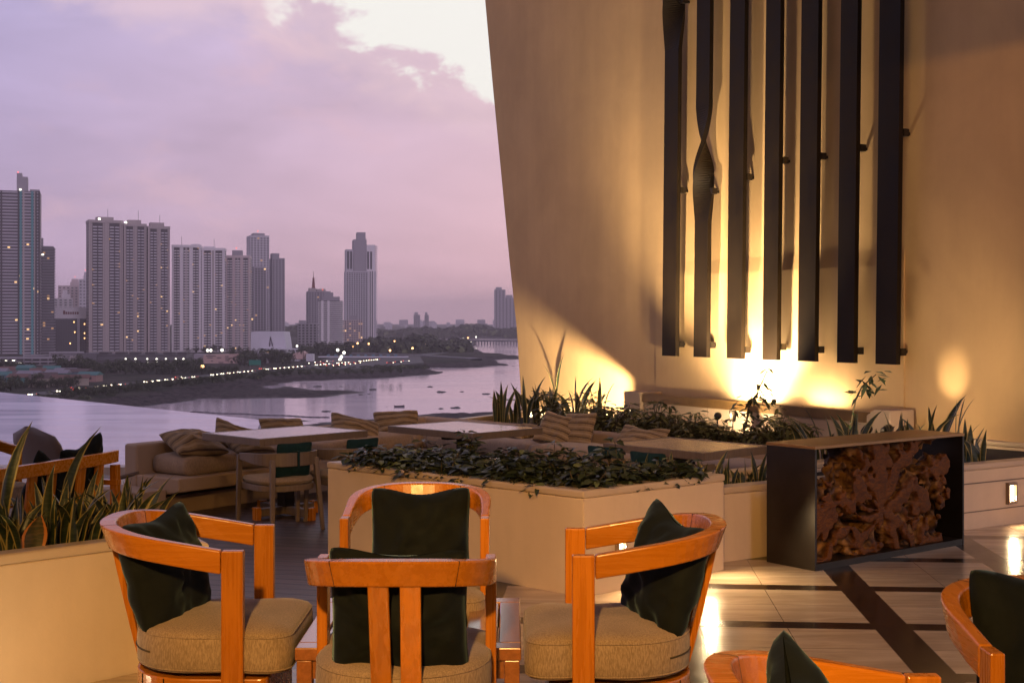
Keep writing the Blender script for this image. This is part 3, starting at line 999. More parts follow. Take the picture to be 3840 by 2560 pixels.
def club_chair(label):
    """round-backed swivel tub chair of orange wood; faces local +y"""
    r = thing('club_chair', label, 'armchair', group='orange wood club chairs round the coffee table')
    hw, yf, yb = 0.268, 0.262, -0.245
    yseam = yf - 0.074
    path = [Vector((hw, yseam)), Vector((hw, 0.10))] + superarc(hw, 0.02 - yb, 0.02, 26, 2.55) + [Vector((-hw, 0.10)), Vector((-hw, yseam))]
    def ztop(y):
        return 0.77 + 0.085 * max(0.0, min(1.0, (yf - y) / (yf - yb)))
    def rail_rings(path, lean=0.022, t0=0.034, hgt=0.078):
        ou = [];
        for i, p in enumerate(path):
            t = (path[min(i + 1, len(path) - 1)] - path[max(i - 1, 0)]).normalized()
            nrm = Vector((-t.y, t.x))     # path runs clockwise seen from above: left = outward
            if nrm.dot(p - Vector((0, 0.1))) < 0: nrm = -nrm
            k = max(0, min(1, (0.10 - p.y) / 0.34))
            th = t0 + 0.022 * k
            z = ztop(p.y)
            L = lean * k
            q = [(nrm * (th / 2), z), (nrm * (-th / 2), z), (nrm * (-th / 2 - L + 0.006 * k), z - hgt), (nrm * (th / 2 - L - 0.006 * k), z - hgt)]
            ou.append([(p.x + a.x, p.y + a.y, zz) for a, zz in q])
        return ou
    rr = rail_rings(path)
    b = MB(); b.sweep(rr); b.build('rail', M['wood'], r, bevel=0.006, seg=3)
    # scarf joints: thin dark seams
    for i in (10, len(path) - 11):
        b = MB()
        q = rr[i]
        c = sum((Vector(x) for x in q), Vector()) / 4
        ring = [c + (Vector(x) - c) * 1.012 for x in q]
        t = (Vector(rr[i + 1][0]) - Vector(rr[i - 1][0])).normalized() * 0.0011
        b.sweep([[x - t for x in ring], [x + t for x in ring]])
        b.build('joint', M['black'], r)
    for s in (-1, 1):
        b = MB(); b.box((s * hw, yf - 0.036, (0.77 + 0.012 + 0.10) / 2), (0.034, 0.072, 0.77 + 0.010 - 0.10))
        b.build('post', M['wood_v'], r, bevel=0.004)
    # two raking back slats
    for s in (-1, 1):
        rings = []
        for k in range(7):
            f = k / 6
            z = 0.355 + (0.80 - 0.355) * f
            y = -0.125 - (0.232 - 0.125) * (f ** 0.9)
            x = s * (0.042 + 0.004 * f)
            w = 0.030
            rings.append([(x - w, y - 0.010, z), (x + w, y - 0.010, z), (x + w, y + 0.012, z), (x - w, y + 0.012, z)])
        b = MB(); b.sweep(rings); b.build('back_slat', M['wood_v'], r, bevel=0.003)
    # seat cushion
    def dplan(hwid, back, front, rc, n=14, p=2.3):
        pts = []
        for i in range(n * 2 + 1):       # back curve from +x to -x
            a = math.pi * i / (2 * n)
            c, s_ = math.cos(a), math.sin(a)
            pts.append(Vector((hwid * abs(c) ** (2 / p) * (1 if c > 0 else -1), 0.12 + (back - 0.12) * abs(s_) ** (2 / p))))
        for k in range(4): pts.append(Vector((-hwid, 0.12 + (front - rc - 0.12) * (k + 1) / 4)))
        for k in range(1, 6):
            a = math.pi / 2 * k / 5
            pts.append(Vector((-hwid + rc * (1 - math.cos(a)), front - rc + rc * math.sin(a))))
        for k in range(1, 8): pts.append(Vector((-hwid + rc + (2 * hwid - 2 * rc) * k / 8, front)))
        for k in range(0, 6):
            a = math.pi / 2 * k / 5
            pts.append(Vector((hwid - rc + rc * math.sin(a), front - rc + rc * math.cos(a))))
        for k in range(3): pts.append(Vector((hwid, front - rc - (front - rc - 0.12) * (k + 1) / 4)))
        return pts
    pl = dplan(0.272, -0.150, 0.415, 0.07)
    # pinch beside the posts
    pl2 = []
    for p in pl:
        pin = 0.020 * math.exp(-((p.y - (yf - 0.036)) / 0.035) ** 2) if abs(p.x) > 0.24 else 0
        pl2.append(Vector((p.x - math.copysign(pin, p.x), p.y)))
    b = MB()
    c = Vector((0, 0.14))
    rings = []
    z0, z1 = 0.372, 0.505
    for sc, z in ((0.90, z0), (0.965, z0 + 0.006), (0.992, z0 + 0.022), (1.0, z0 + 0.05), (1.0, z1 - 0.045), (0.992, z1 - 0.02), (0.975, z1 - 0.006), (0.95, z1 + 0.001),
                  (0.85, z1 + 0.012), (0.65, z1 + 0.022), (0.4, z1 + 0.028), (0.12, z1 + 0.030)):
        rings.append([(c.x + (p.x - c.x) * sc, c.y + (p.y - c.y) * sc, z + 0.006 * noise.noise(Vector((p.x * 6 * sc, p.y * 6 * sc, z * 8)))) for p in pl2])
    b.sweep(rings, smooth=True)
    cu = b.build('seat_cushion', M['cushion'], r)
    for zz, sc in ((z1 - 0.012, 0.987), (z0 + 0.014, 0.984)):
        b = MB()
        pts = [(c.x + (p.x - c.x) * sc, c.y + (p.y - c.y) * sc, zz) for p in pl2]
        b.tube(pts + [pts[0]], 0.0028, 5, cap=False)
        b.build('piping', M['cushion'], cu)
    # zip flap at the back of the cushion
    b = MB()
    pts = [(c.x + (p.x - c.x) * 1.003, c.y + (p.y - c.y) * 1.003, 0.437) for p in pl2[6:23]]
    b.tube(pts, 0.0032, 5); b.build('zip', M['stem'], cu)
    # seat drum and swivel foot
    po = dplan(0.255, -0.150, 0.335, 0.03)
    b = MB(); b.sweep([[(p.x, p.y, z) for p in po] for z in (0.17, 0.356)])
    dr = b.build('seat_drum', M['wood'], r, bevel=0.005)
    for k in (4, 24, 8, 20):
        p = po[k]
        b = MB(); b.box((p.x, p.y, 0.262), (0.004, 0.004, 0.18)); b.build('joint', M['black'], dr)
    b = MB()
    for rad, z in ((0.20, 0.0), (0.20, 0.03)): pass
    b.sweep([[(0.19 * math.cos(a * math.pi / 14), 0.08 + 0.19 * math.sin(a * math.pi / 14), z) for a in range(28)] for z in (0.0, 0.035)])
    b.sweep([[(0.05 * math.cos(a * math.pi / 8), 0.08 + 0.05 * math.sin(a * math.pi / 8), z) for a in range(16)] for z in (0.035, 0.175)])
    b.build('swivel_foot', M['black'], r)
    return r

chA = club_chair('orange club chair seen from its slatted back, nearest to the camera')
chA.location = (-0.335, 3.87, 0)
CH = [chA]
CH.append(dup(chA, (-0.372, 5.13, 0), math.pi, 'orange club chair facing the camera across the coffee table'))
CH.append(dup(chA, (-1.140, 4.46, 0), -math.pi / 2, 'orange club chair beside the snake plant planter, turned sideways'))
CH.append(dup(chA, (0.455, 4.38, 0), math.pi / 2, 'orange club chair beside the angular shrub planter, turned sideways'))
CH.append(dup(chA, (0.645, 2.45, 0), -math.pi / 2, 'orange club chair cut off by the bottom edge of the photo'))
CH.append(dup(chA, (1.365, 3.15, 0), math.pi, 'orange club chair cut off by the side edge of the photo on the stone floor'))
GV = 'dark green velvet pillows on the club chairs'
# pillow centre sits in front of the back slats, leaning with them
def chair_pillow(ch, label, seed, yaw=0.0, lean=-12, roll=0.0, size=0.43, dy=0.0, dxx=0.0, dz=0.0, dent=0.10, th=0.19):
    rz = ch.rotation_euler.z
    loc = Matrix.Rotation(rz, 4, 'Z') @ Vector((dxx, -0.105 + dy, 0.495 + size * 0.43 + dz))
    # pillow faces local -y in its own frame; chair faces +y, so turn it round
    pillow(label, 'velvet', Vector(ch.location) + loc, (rz + math.pi + yaw, R(lean), R(roll)), size, size, th, seed, dent, GV)
chair_pillow(CH[0], 'dark velvet pillow behind the two back slats of the closest chair', 31, R(-3), -13, -1, 0.43, 0.04, 0.0, -0.015, 0.05)
chair_pillow(CH[1], 'dark velvet pillow standing squarely in the chair that faces the camera', 32, R(2), -12, 0, 0.42, 0.03, -0.0, -0.02, 0.06)
chair_pillow(CH[2], 'crumpled dark velvet pillow in the chair by the snake plants', 33, R(-16), -13, -5, 0.43, 0.04, 0.0, -0.015, 0.05, 0.19)
chair_pillow(CH[3], 'dark velvet pillow with a sharp peak in the chair by the angular planter', 34, R(22), -15, 9, 0.43, 0.04, 0.0, 0.0, 0.08, 0.19)
chair_pillow(CH[4], 'dark velvet pillow of which only the peak and side show at the bottom edge', 35, R(-14), -14, -8, 0.44, 0.03, 0.0, -0.01, 0.10, 0.19)
chair_pillow(CH[5], 'large dark velvet pillow in the chair at the side edge of the photo', 36, R(6), -14, 3, 0.46, 0.0, -0.02, -0.02, 0.06, 0.19)

# ---- coffee table
ct = thing('coffee_table', 'low slatted brown wood coffee table between the four club chairs', 'table', (-0.34, 4.56, 0))
TW, TD, TH = 0.74, 0.76, 0.465
b = MB()
fw = 0.075
b.box((0, -TD / 2 + fw / 2, TH - 0.021), (TW, fw, 0.042)); b.box((0, TD / 2 - fw / 2, TH - 0.021), (TW, fw, 0.042))
b.box((-TW / 2 + fw / 2, 0, TH - 0.021), (fw, TD - 2 * fw - 0.002, 0.042)); b.box((TW / 2 - fw / 2, 0, TH - 0.021), (fw, TD - 2 * fw - 0.002, 0.042))
b.build('frame', M['wood_t'], ct, bevel=0.004)
ns = 5
sw = (TW - 2 * fw) / ns
for i in range(ns):
    b = MB(); b.box((-TW / 2 + fw + sw * (i + 0.5), 0, TH - 0.016), (sw - 0.009, TD - 2 * fw - 0.006, 0.026))
    b.build('top_slat', M['wood_t'], ct, bevel=0.004)
for sx in (-1, 1):
    for sy in (-1, 1):
        b = MB(); b.box((sx * (TW / 2 - 0.03), sy * (TD / 2 - 0.03), (TH - 0.043) / 2), (0.05, 0.05, TH - 0.043))
        b.build('leg', M['wood_t'], ct, bevel=0.003)
b = MB()
for sx in (-1, 1): b.box((sx * (TW / 2 - 0.03), 0, TH - 0.075), (0.024, TD - 0.112, 0.06))
for sy in (-1, 1): b.box((0, sy * (TD / 2 - 0.03), TH - 0.075), (TW - 0.112, 0.024, 0.06))
b.build('apron', M['wood_t'], ct)

# ---- slatted dining tables
def dining_table(label, L, Fp, Rp, Bp, slat_along, proto=None):
    """four plan corners"""
    c = (L + Fp + Rp + Bp) / 4
    ux = ((Fp - L) + (Rp - Bp)) / 2; uy = ((Rp - Fp) + (Bp - L)) / 2
    a, d = ux.length, uy.length
    rz = math.atan2(ux.y, ux.x)
    r = thing('slatted_table', label, 'table', (c.x, c.y, ZD), rz, 'slatted outdoor dining tables')
    H = 0.75
    b = MB(); f = 0.045
    b.box((0, -d / 2 + f / 2, H - 0.03), (a, f, 0.06)); b.box((0, d / 2 - f / 2, H - 0.03), (a, f, 0.06))
    b.box((-a / 2 + f / 2, 0, H - 0.03), (f, d - 2 * f - 0.002, 0.06)); b.box((a / 2 - f / 2, 0, H - 0.03), (f, d - 2 * f - 0.002, 0.06))
    b.build('frame', M['greywood'], r, bevel=0.003)
    run = (a if slat_along == 'x' else d) - 2 * f
    wid = (d if slat_along == 'x' else a) - 2 * f
    n = round(wid / 0.068); s = wid / n
    for i in range(n):
        q = -wid / 2 + s * (i + 0.5)
        b = MB()
        if slat_along == 'x': b.box((0, q, H - 0.010), (run - 0.004, s - 0.015, 0.018))
        else: b.box((q, 0, H - 0.010), (s - 0.015, run - 0.004, 0.018))
        b.build('top_slat', M['slat'], r, bevel=0.002)
    b = MB(); b.box((0, 0, 0.39), (0.11, 0.11, 0.60)); b.box((0, 0, 0.675), (0.5, 0.09, 0.03)); b.box((0, 0, 0.66), (0.09, 0.5, 0.03))
    b.build('pedestal', M['black'], r, bevel=0.004)
    b = MB()
    b.box((0, 0, 0.06), (0.70, 0.07, 0.07)); b.box((0, 0, 0.062), (0.07, 0.60, 0.068))
    b.build('cross_foot', M['greywood'], r, bevel=0.004)
    for x, y in ((0.36, 0), (-0.36, 0), (0, 0.31), (0, -0.31)):
        b = MB(); b.box((x, y, 0.055), (0.045, 0.075, 0.11) if y == 0 else (0.075, 0.045, 0.11))
        b.build('foot', M['wood_v'], r, bevel=0.003)
    return r
ZT = 0.55
V2 = lambda u, v: onz(u, v, ZT).xy
t1 = dining_table('long slatted table beside the pool with dining chairs tucked under it', V2(201.3, 432), V2(255, 438.4), V2(372.3, 430.1), V2(310, 425), 'x')
t2 = dining_table('middle slatted table in front of the sofa corner', V2(388, 425.2), V2(474.7, 433.3), V2(540.8, 427), V2(457, 420.2), 'y')
t3 = dining_table('lamplit slatted table beside the root counter', V2(605, 442.6), V2(714, 453.4), V2(761, 444.6), V2(666.4, 436.5), 'y')

# ---- grey brown dining chairs
def dining_chair(label):
    r = thing('dining_chair', label, 'chair', (0, 0, 0), 0, 'grey brown dining chairs at the slatted tables')
    hw = 0.275
    path = [Vector((hw, 0.20)), Vector((hw, 0.08))] + superarc(hw, 0.27, 0.0, 20, 2.3) + [Vector((-hw, 0.08)), Vector((-hw, 0.20))]
    rings = []
    for i, p in enumerate(path):
        t = (path[min(i + 1, len(path) - 1)] - path[max(i - 1, 0)]).normalized()
        nr = Vector((-t.y, t.x))
        k = max(0, min(1, (0.2 - p.y) / 0.4))
        z1 = 0.635 + 0.02 * k; h = 0.055 + 0.055 * k
        rings.append([(p.x + nr.x * .013, p.y + nr.y * .013, z1), (p.x - nr.x * .013, p.y - nr.y * .013, z1), (p.x - nr.x * .013, p.y - nr.y * .013, z1 - h), (p.x + nr.x * .013, p.y + nr.y * .013, z1 - h)])
    b = MB(); b.sweep(rings); b.build('back_rail', M['greywood'], r, bevel=0.003)
    legs = [((hw, 0.215, 0.62), (hw + 0.01, 0.235, 0.0)), ((-hw, 0.215, 0.62), (-hw - 0.01, 0.235, 0.0)),
            ((0.20, -0.215, 0.60), (0.235, -0.275, 0.0)), ((-0.20, -0.215, 0.60), (-0.235, -0.275, 0.0))]
    for a, c in legs:
        b = MB()
        rg = []
        for f, w in ((0, 0.021), (0.45, 0.019), (1.0, 0.015)):
            q = Vector(c).lerp(Vector(a), 1 - f)
            rg.append([(q.x - w, q.y - w * .8, q.z), (q.x + w, q.y - w * .8, q.z), (q.x + w, q.y + w * .8, q.z), (q.x - w, q.y + w * .8, q.z)])
        b.sweep(rg[::-1]); b.build('leg', M['greywood'], r, bevel=0.003)
    seat = [Vector((hw - 0.015, 0.225)), Vector((hw - 0.015, 0.05))] + superarc(hw - 0.015, 0.235, -0.01, 16, 2.4) + [Vector((-hw + 0.015, 0.05)), Vector((-hw + 0.015, 0.225))]
    b = MB(); b.prism([tuple(p) for p in seat], 0.335, 0.385); b.build('seat_frame', M['greywood'], r, bevel=0.004)
    pad([tuple(p * 0.96) for p in seat], 0.386, 0.445, 0.025, 0.012).build('seat_cushion', M['cushion'], r)
    # slim teal cushion hung over the rail on a strap
    pm = pillow_mesh(0.34, 0.30, 0.11, 5, 0.0, 16)
    po = pm.build('back_cushion', M['teal'], r)
    po.location = (0, -0.20, 0.59); po.rotation_euler = (R(10), 0, 0)
    b = MB(); b.box((0.0, -0.287, 0.60), (0.022, 0.005, 0.13)); b.box((0, -0.27, 0.6635), (0.022, 0.04, 0.006)); b.build('strap', M['teal'], r)
    return r
yawD = math.atan2(0.68, 0.73)
dc = dining_chair('grey brown dining chair with a teal cushion standing clear by the sofa')
dc.location = (-1.93, 10.72, ZD); dc.rotation_euler = (0, 0, yawD - R(4))
dup(dc, (-1.42, 11.10, ZD), yawD - R(2), 'second dining chair at the long table, half hidden by the angular planter')
dup(dc, (0.84, 9.78, ZD), yawR + math.pi * 0 + R(8), 'dining chair of which only the teal cushion shows above the shrubs')
dup(dc, (1.13, 9.36, ZD), yawR + R(3), 'dining chair with teal cushion next to the snake plants at the lamplit table')
for o in [o for o in COL.objects if o.name.startswith('dining_chair')][2:]:
    o.location.z = ZD + 0.06

# ---- counter with a carved root
cnt = thing('root_counter', 'black brown counter with a gnarled teak root filling its open side', 'counter', (1.858, 7.845, 0), math.atan2(0.955, 1.255))
CL, CD_, CHh, tk = 1.57, 0.39, 0.762, 0.018
b = MB(); b.box((tk / 2, CD_ / 2, (CHh - tk) / 2), (tk, CD_, CHh - tk)); b.build('side_panel', M['black'], cnt, bevel=0.002)
b = MB(); b.box((CL - tk / 2, CD_ / 2, (CHh - tk) / 2), (tk, CD_, CHh - tk)); b.build('side_panel', M['black'], cnt, bevel=0.002)
b = MB(); b.box((CL / 2, CD_ / 2, 0.02), (CL - 2 * tk - 0.004, CD_ - 0.004, 0.04)); b.build('base', M['black'], cnt)
mt = mat('bronze_counter_top', (0.30, 0.16, 0.055), 0.35, 0.35, var=(3, 0.15))
b = MB(); b.box((CL / 2, CD_ / 2, CHh - tk / 2 + 0.001), (CL + 0.004, CD_ + 0.004, tk)); b.build('counter_top', mt, cnt, bevel=0.002)

def root_mat():
    m = bpy.data.materials.new('gnarled_root_wood')
    m.use_nodes = True
    t = NT(m.node_tree)
    bs = t.n['Principled BSDF']
    co = t.node('ShaderNodeTexCoord').outputs['Object']
    x, y, z = t.xyz(co)
    n1 = t.noise(co, 6.0, 5, 0.6, 1.2)
    n2 = t.noise(t.scl(co, (16, 16, 40)), 1.0, 6, 0.65, 1.5)
    cut = t.mix(t.step(n2, 0.35, 0.7), (0.060, 0.018, 0.003), (0.165, 0.054, 0.008))
    deep = t.mix(t.step(n1, 0.36, 0.66), (0.022, 0.008, 0.003), (0.280, 0.130, 0.032))
    deep = t.mix(t.m('MULTIPLY', t.step(n2, 0.52, 0.72), 0.8), deep, (0.035, 0.014, 0.006))
    k = t.step(y, 0.046, 0.060)
    t.put(bs.inputs['Base Color'], t.mix(k, cut, deep))
    t.put(bs.inputs['Roughness'], t.lin(n2, 0.3, 0.7, 0.5, 0.75))
    bs.inputs['Specular IOR Level'].default_value = 0.2
    bp = t.node('ShaderNodeBump')
    bp.inputs['Strength'].default_value = 0.6
    bp.inputs['Distance'].default_value = 0.006
    t.put(bp.inputs['Height'], n2)
    t.l.new(bp.outputs[0], bs.inputs['Normal'])
    return m
def surface_net(field, org, h):
    """quads round the zero level of a sampled field (solid where the field is positive)"""
    S = field > 0
    n = np.array(field.shape) - 1
    corners = [(a, b_, c) for a in (0, 1) for b_ in (0, 1) for c in (0, 1)]
    acc = np.zeros((*n, 3)); cnt = np.zeros(n)
    for c0 in corners:
        for ax in range(3):
            if c0[ax]: continue
            c1 = list(c0); c1[ax] = 1
            A0 = field[c0[0]:c0[0] + n[0], c0[1]:c0[1] + n[1], c0[2]:c0[2] + n[2]]
            A1 = field[c1[0]:c1[0] + n[0], c1[1]:c1[1] + n[1], c1[2]:c1[2] + n[2]]
            cr = (A0 > 0) != (A1 > 0)
            tt = np.where(cr, A0 / np.where(cr, A0 - A1, 1), 0)
            for q in range(3):
                acc[..., q] += np.where(cr, (tt if q == ax else c0[q]), 0)
            cnt += cr
    used = cnt > 0
    ids = -np.ones(n, int); ids[used] = np.arange(used.sum())
    cell = np.argwhere(used)
    V = (cell + acc[used] / cnt[used][:, None]) * h + np.array(org)
    Q = []
    for ax in range(3):
        u_, v_ = (ax + 1) % 3, (ax + 2) % 3
        s0 = [slice(1, -1)] * 3; s0[ax] = slice(0, -1)
        s1 = [slice(1, -1)] * 3; s1[ax] = slice(1, None)
        a, b_ = S[tuple(s0)], S[tuple(s1)]
        for flip in (False, True):
            w = np.argwhere((a & ~b_) if not flip else (~a & b_))
            off = np.array([1, 1, 1]); off[ax] = 0
            g = w + off
            def at_(du, dv):
                e = g.copy(); e[:, u_] += du; e[:, v_] += dv
                return ids[e[:, 0], e[:, 1], e[:, 2]]
            q4 = np.stack([at_(-1, -1), at_(0, -1), at_(0, 0), at_(-1, 0)], 1)
            Q.append(q4[:, ::-1] if flip else q4)
    Q = np.concatenate(Q)
    return V, Q[(Q >= 0).all(1)]
def root_mesh():
    h = 0.0078
    X0, X1, Y0, Y1, Z0, Z1 = 0.019, 1.46, 0.03, 0.35, 0.041, 0.743
    nx, ny, nz = int((X1 - X0) / h) + 3, int((Y1 - Y0) / h) + 3, int((Z1 - Z0) / h) + 3
    f = np.full((nx, ny, nz), -1.0)
    nv = noise.noise
    for i in range(1, nx - 1):
        x = X0 + (i - 1) * h
        for k in range(1, nz - 1):
            z = Z0 + (k - 1) * h
            dx_, dz_ = x - 0.70, z - 0.30
            r = math.hypot(dx_, dz_ * 1.15)
            wx = nv(Vector((x * 3.2, z * 3.2, 1.7))); wz = nv(Vector((x * 3.2, z * 3.2, 8.3)))
            th = math.atan2(dz_, dx_) + 0.55 * wx
            a1, a2 = math.cos(th) * 2.9, math.sin(th) * 2.9
            lr = math.log(r + 0.12) * 1.5 + 0.5 * wz
            # right end of the root is ragged; left end meets the panel
            lim = 1.37 + 0.07 * nv(Vector((3.3, z * 7, 0.2))) + 0.10 * max(0, math.sin((z - 0.15) * 5.2))
            env = min(1.0, (lim - x) / 0.05)
            for j in range(1, ny - 1):
                y = Y0 + (j - 1) * h
                radial = nv(Vector((a1, a2 + y * 1.2, lr)))                       # limbs that run out from the heart
                lump = nv(Vector((x * 10.5 + 1.6 * wx, y * 8.0, z * 10.5 + 1.6 * wz)))
                fine = nv(Vector((x * 24, y * 22, z * 24)))
                v = 0.10 + 0.95 * radial + 0.62 * lump + 0.34 * fine - 2.4 * max(0, 0.085 + 0.10 * wx - y) - 0.55 * max(0, abs(y - 0.15) - 0.06) * 4 * (0.3 + r)
                v += 0.35 * max(0, 0.22 - r) * 3
                v += 0.30 * (0.10 - z) * 4 if z < 0.10 else 0
                if x < 0.32 and z > 0.40: v -= 0.24
                f[i, j, k] = min(v, env)
    V, Q = surface_net(f, (X0 - h, Y0 - h, Z0 - h), h)
    me = bpy.data.meshes.new('root')
    me.from_pydata(V.tolist(), [], Q.tolist())
    me.polygons.foreach_set('use_smooth', [True] * len(me.polygons))
    bm = bmesh.new(); bm.from_mesh(me)
    # drop crumbs that hang in the air
    seen = set(); keep = None; best = 0
    bm.verts.ensure_lookup_table()
    comps = []
    for v0 in bm.verts:
        if v0.index in seen: continue
        st = [v0]; seen.add(v0.index); comp = []
        while st:
            q = st.pop(); comp.append(q)
            for e in q.link_edges:
                o_ = e.other_vert(q)
                if o_.index not in seen: seen.add(o_.index); st.append(o_)
        comps.append(comp)
    comps.sort(key=len)
    bmesh.ops.delete(bm, geom=[v for c in comps[:-1] for v in c], context='VERTS')
    bmesh.ops.smooth_vert(bm, verts=bm.verts, factor=0.5, use_axis_x=True, use_axis_y=True, use_axis_z=True)
    bmesh.ops.recalc_face_normals(bm, faces=bm.faces)
    bm.to_mesh(me); bm.free()
    me.materials.append(root_mat())
    o = bpy.data.objects.new('root', me); COL.objects.link(o); o.parent = cnt
    return o
root_mesh()

# ---- wooden bench behind the snake plants and a moulded lounge chair by the pool
rb0 = Vector((-2.62, 8.62)); rb1 = Vector((-3.02, 7.50))
dirb = (rb1 - rb0).normalized()
bench2 = thing('garden_bench', 'orange slat-backed wooden bench behind the snake plants, facing the pool', 'bench', (rb0.x, rb0.y, ZD + 0.03), math.atan2(dirb.y, dirb.x))
# local x runs along the back from the pool end; local -y is the seat side (away from camera)
sd = -1
BLn = 1.75
b = MB()
rings = []
for k in range(15):
    x = BLn * k / 14
    y = 0.05 * sd * (1 - math.sin(math.pi * min(1, max(0, x / BLn))) ** 0.4)
    rings.append([(x, y - 0.02, 0.835), (x, y + 0.02, 0.835), (x, y + 0.017, 0.755), (x, y - 0.017, 0.755)])
b.sweep(rings); b.build('back_rail', M['wood'], bench2, bevel=0.005)
for x in (0.22, 0.40, 0.68, 0.86, 1.14, 1.32, 1.55):
    b = MB(); b.box((0, 0, 0), (0.075, 0.02, 0.40), M=Matrix.Translation((x, sd * 0.045, 0.56)) @ Matrix.Rotation(R(-7) * -sd, 4, 'X'))
    b.build('back_slat', M['wood_v'], bench2, bevel=0.003)
for x in (0.03, BLn - 0.03):
    for y in (sd * 0.04, sd * 0.58):
        b = MB(); b.box((x, y, 0.37 if y == sd * 0.04 else 0.30), (0.05, 0.05, 0.74 if y == sd * 0.04 else 0.60)); b.build('leg', M['wood_v'], bench2, bevel=0.003)
    b = MB(); b.box((x, sd * 0.32, 0.62), (0.055, 0.62, 0.035)); b.build('armrest', M['wood'], bench2, bevel=0.004)
b = MB(); b.box((BLn / 2, sd * 0.31, 0.355), (BLn - 0.11, 0.50, 0.05)); b.build('seat_frame', M['wood'], bench2, bevel=0.004)
pad([(0.07, sd * 0.10), (BLn - 0.07, sd * 0.10), (BLn - 0.07, sd * 0.58), (0.07, sd * 0.58)], 0.381, 0.47, 0.035, 0.015).build('seat_cushion', M['cushion'], bench2)
dn = Vector((-dirb.y, dirb.x)) * sd
pb = rb0 + dirb * 0.26 + dn * 0.13
pillow('dark teal pillow peaking over the bench back', 'velvet', Vector((pb.x, pb.y, 0.56)), (math.atan2(dirb.y, dirb.x), R(-10), R(14)), 0.42, 0.42, 0.15, 41, 0.12, 'dark pillows on the wooden bench')
pb = rb0 + dirb * 0.58 + dn * 0.14
pillow('dark teal pillow sunk low behind the bench back', 'velvet', Vector((pb.x, pb.y, 0.50)), (math.atan2(dirb.y, dirb.x), R(-12), R(-14)), 0.42, 0.42, 0.15, 42, 0.14, 'dark pillows on the wooden bench')

lc = thing('lounge_chair', 'grey taupe moulded lounge chair with a tall rounded back near the pool', 'chair', (-3.63, 10.56, ZD + 0.03), R(-35))
b = MB()
rings = []
n = 14
for k in range(n + 1):
    f = k / n
    # side profile from front lip to back top
    if f < 0.5: y = 0.42 - 0.70 * f * 2 * 0.95; z = 0.36 - 0.05 * math.sin(f * 2 * math.pi / 2); w = 0.33
    else:
        g = (f - 0.5) * 2
        y = -0.245 - 0.20 * g; z = 0.36 + 0.50 * g; w = 0.33 * (1 - 0.10 * g) * math.sqrt(max(0.02, 1 - max(0, (g - 0.72) / 0.28) ** 2.2))
    row = []
    for j in range(9):
        s = -1 + 2 * j / 8
        up = 0.07 * s * s * (1 if f < 0.6 else 0.7)
        row.append((s * w, y + (up if f >= 0.5 else 0), z + (up if f < 0.5 else 0.0)))
    rings.append(row)
P = [p for r_ in rings for p in r_]
b.add(P, [(i * 9 + j, i * 9 + j + 1, (i + 1) * 9 + j + 1, (i + 1) * 9 + j) for i in range(n) for j in range(8)], True)
o = b.build('shell', M['plastic'], lc)
so = o.modifiers.new('thickness', 'SOLIDIFY'); so.thickness = 0.022
for x, y in ((0.25, 0.3), (-0.25, 0.3), (0.25, -0.28), (-0.25, -0.28)):
    b = MB(); b.tube([(x * 0.9, y * 0.9, 0.36), (x * 1.1, y * 1.15, 0.0)], [0.018, 0.012], 8); b.build('leg', M['black'], lc)
ec = dup(CH[0], (xat(-34, 9.4), 9.4, ZD + 0.03), R(-120), 'orange club chair edge showing beside the grey moulded chair by the pool')
pillow('dark pillow edge in the club chair beside the grey moulded chair', 'velvet', Vector((xat(-22, 9.45), 9.45, 0.52)), (R(-60), R(-10), 0), 0.42, 0.42, 0.15, 43, 0.1)


# ================================================================== PLANTS
def blade(b, rnd, base, h, w, lean, az_, twist, curl=0.0):
    """one snake plant leaf: channelled strip with a pointed tip; UV x runs across"""
    n = 9
    P, U = [], []
    yaw = rnd.uniform(0, 2 * math.pi) if twist is None else twist
    for i in range(n + 1):
        f = i / n
        wid = w * (0.55 + 0.45 * math.sin(min(1, f / 0.5) * math.pi / 2)) * (1 - max(0, (f - 0.5) / 0.5) ** 1.7)
        if i == n: wid = 0.0008
        L = lean * f + curl * f * f
        px = base.x + math.cos(az_) * h * f * math.sin(L); py = base.y + math.sin(az_) * h * f * math.sin(L)
        pz = base.z + h * f * math.cos(L)
        ya = yaw + 1.1 * f * (rnd.random() * 0.1 + 0.35) + 0.25 * math.sin(f * 5 + yaw)
        dx_, dy_ = math.cos(ya), math.sin(ya)
        for k, (s, dep) in enumerate(((-1, 0.0), (-0.42, 0.22), (0.0, 0.30), (0.42, 0.22), (1, 0.0))):
            P.append((px + dx_ * s * wid / 2 - dy_ * dep * wid / 2, py + dy_ * s * wid / 2 + dx_ * dep * wid / 2, pz))
            U.append(((s + 1) / 2, f))
    Fs = [(i * 5 + k, i * 5 + k + 1, (i + 1) * 5 + k + 1, (i + 1) * 5 + k) for i in range(n) for k in range(4)]
    b.add(P, Fs, True, uvs=U)

def snake_plant(label, loc, seed, n, hmin, hmax, w, spread, group, mname='sans', tall=None):
    rnd = random.Random(seed)
    b = MB()
    for k in range(n):
        a = rnd.uniform(0, 2 * math.pi); r_ = spread * math.sqrt(rnd.random())
        h = rnd.uniform(hmin, hmax)
        blade(b, rnd, Vector((r_ * math.cos(a), r_ * math.sin(a), -0.02)), h, w * rnd.uniform(0.8, 1.2), rnd.uniform(0.03, 0.40), a + rnd.uniform(-.6, .6), None, rnd.uniform(-0.05, 0.35))
    for (h, lean, a, wd, cr) in (tall or []):
        blade(b, rnd, Vector((0, 0, -0.02)), h, wd, lean, a, None, cr)
    o = b.build('snake_plant', M[mname])
    o.location = loc
    return tag(o, label, 'plant', group)

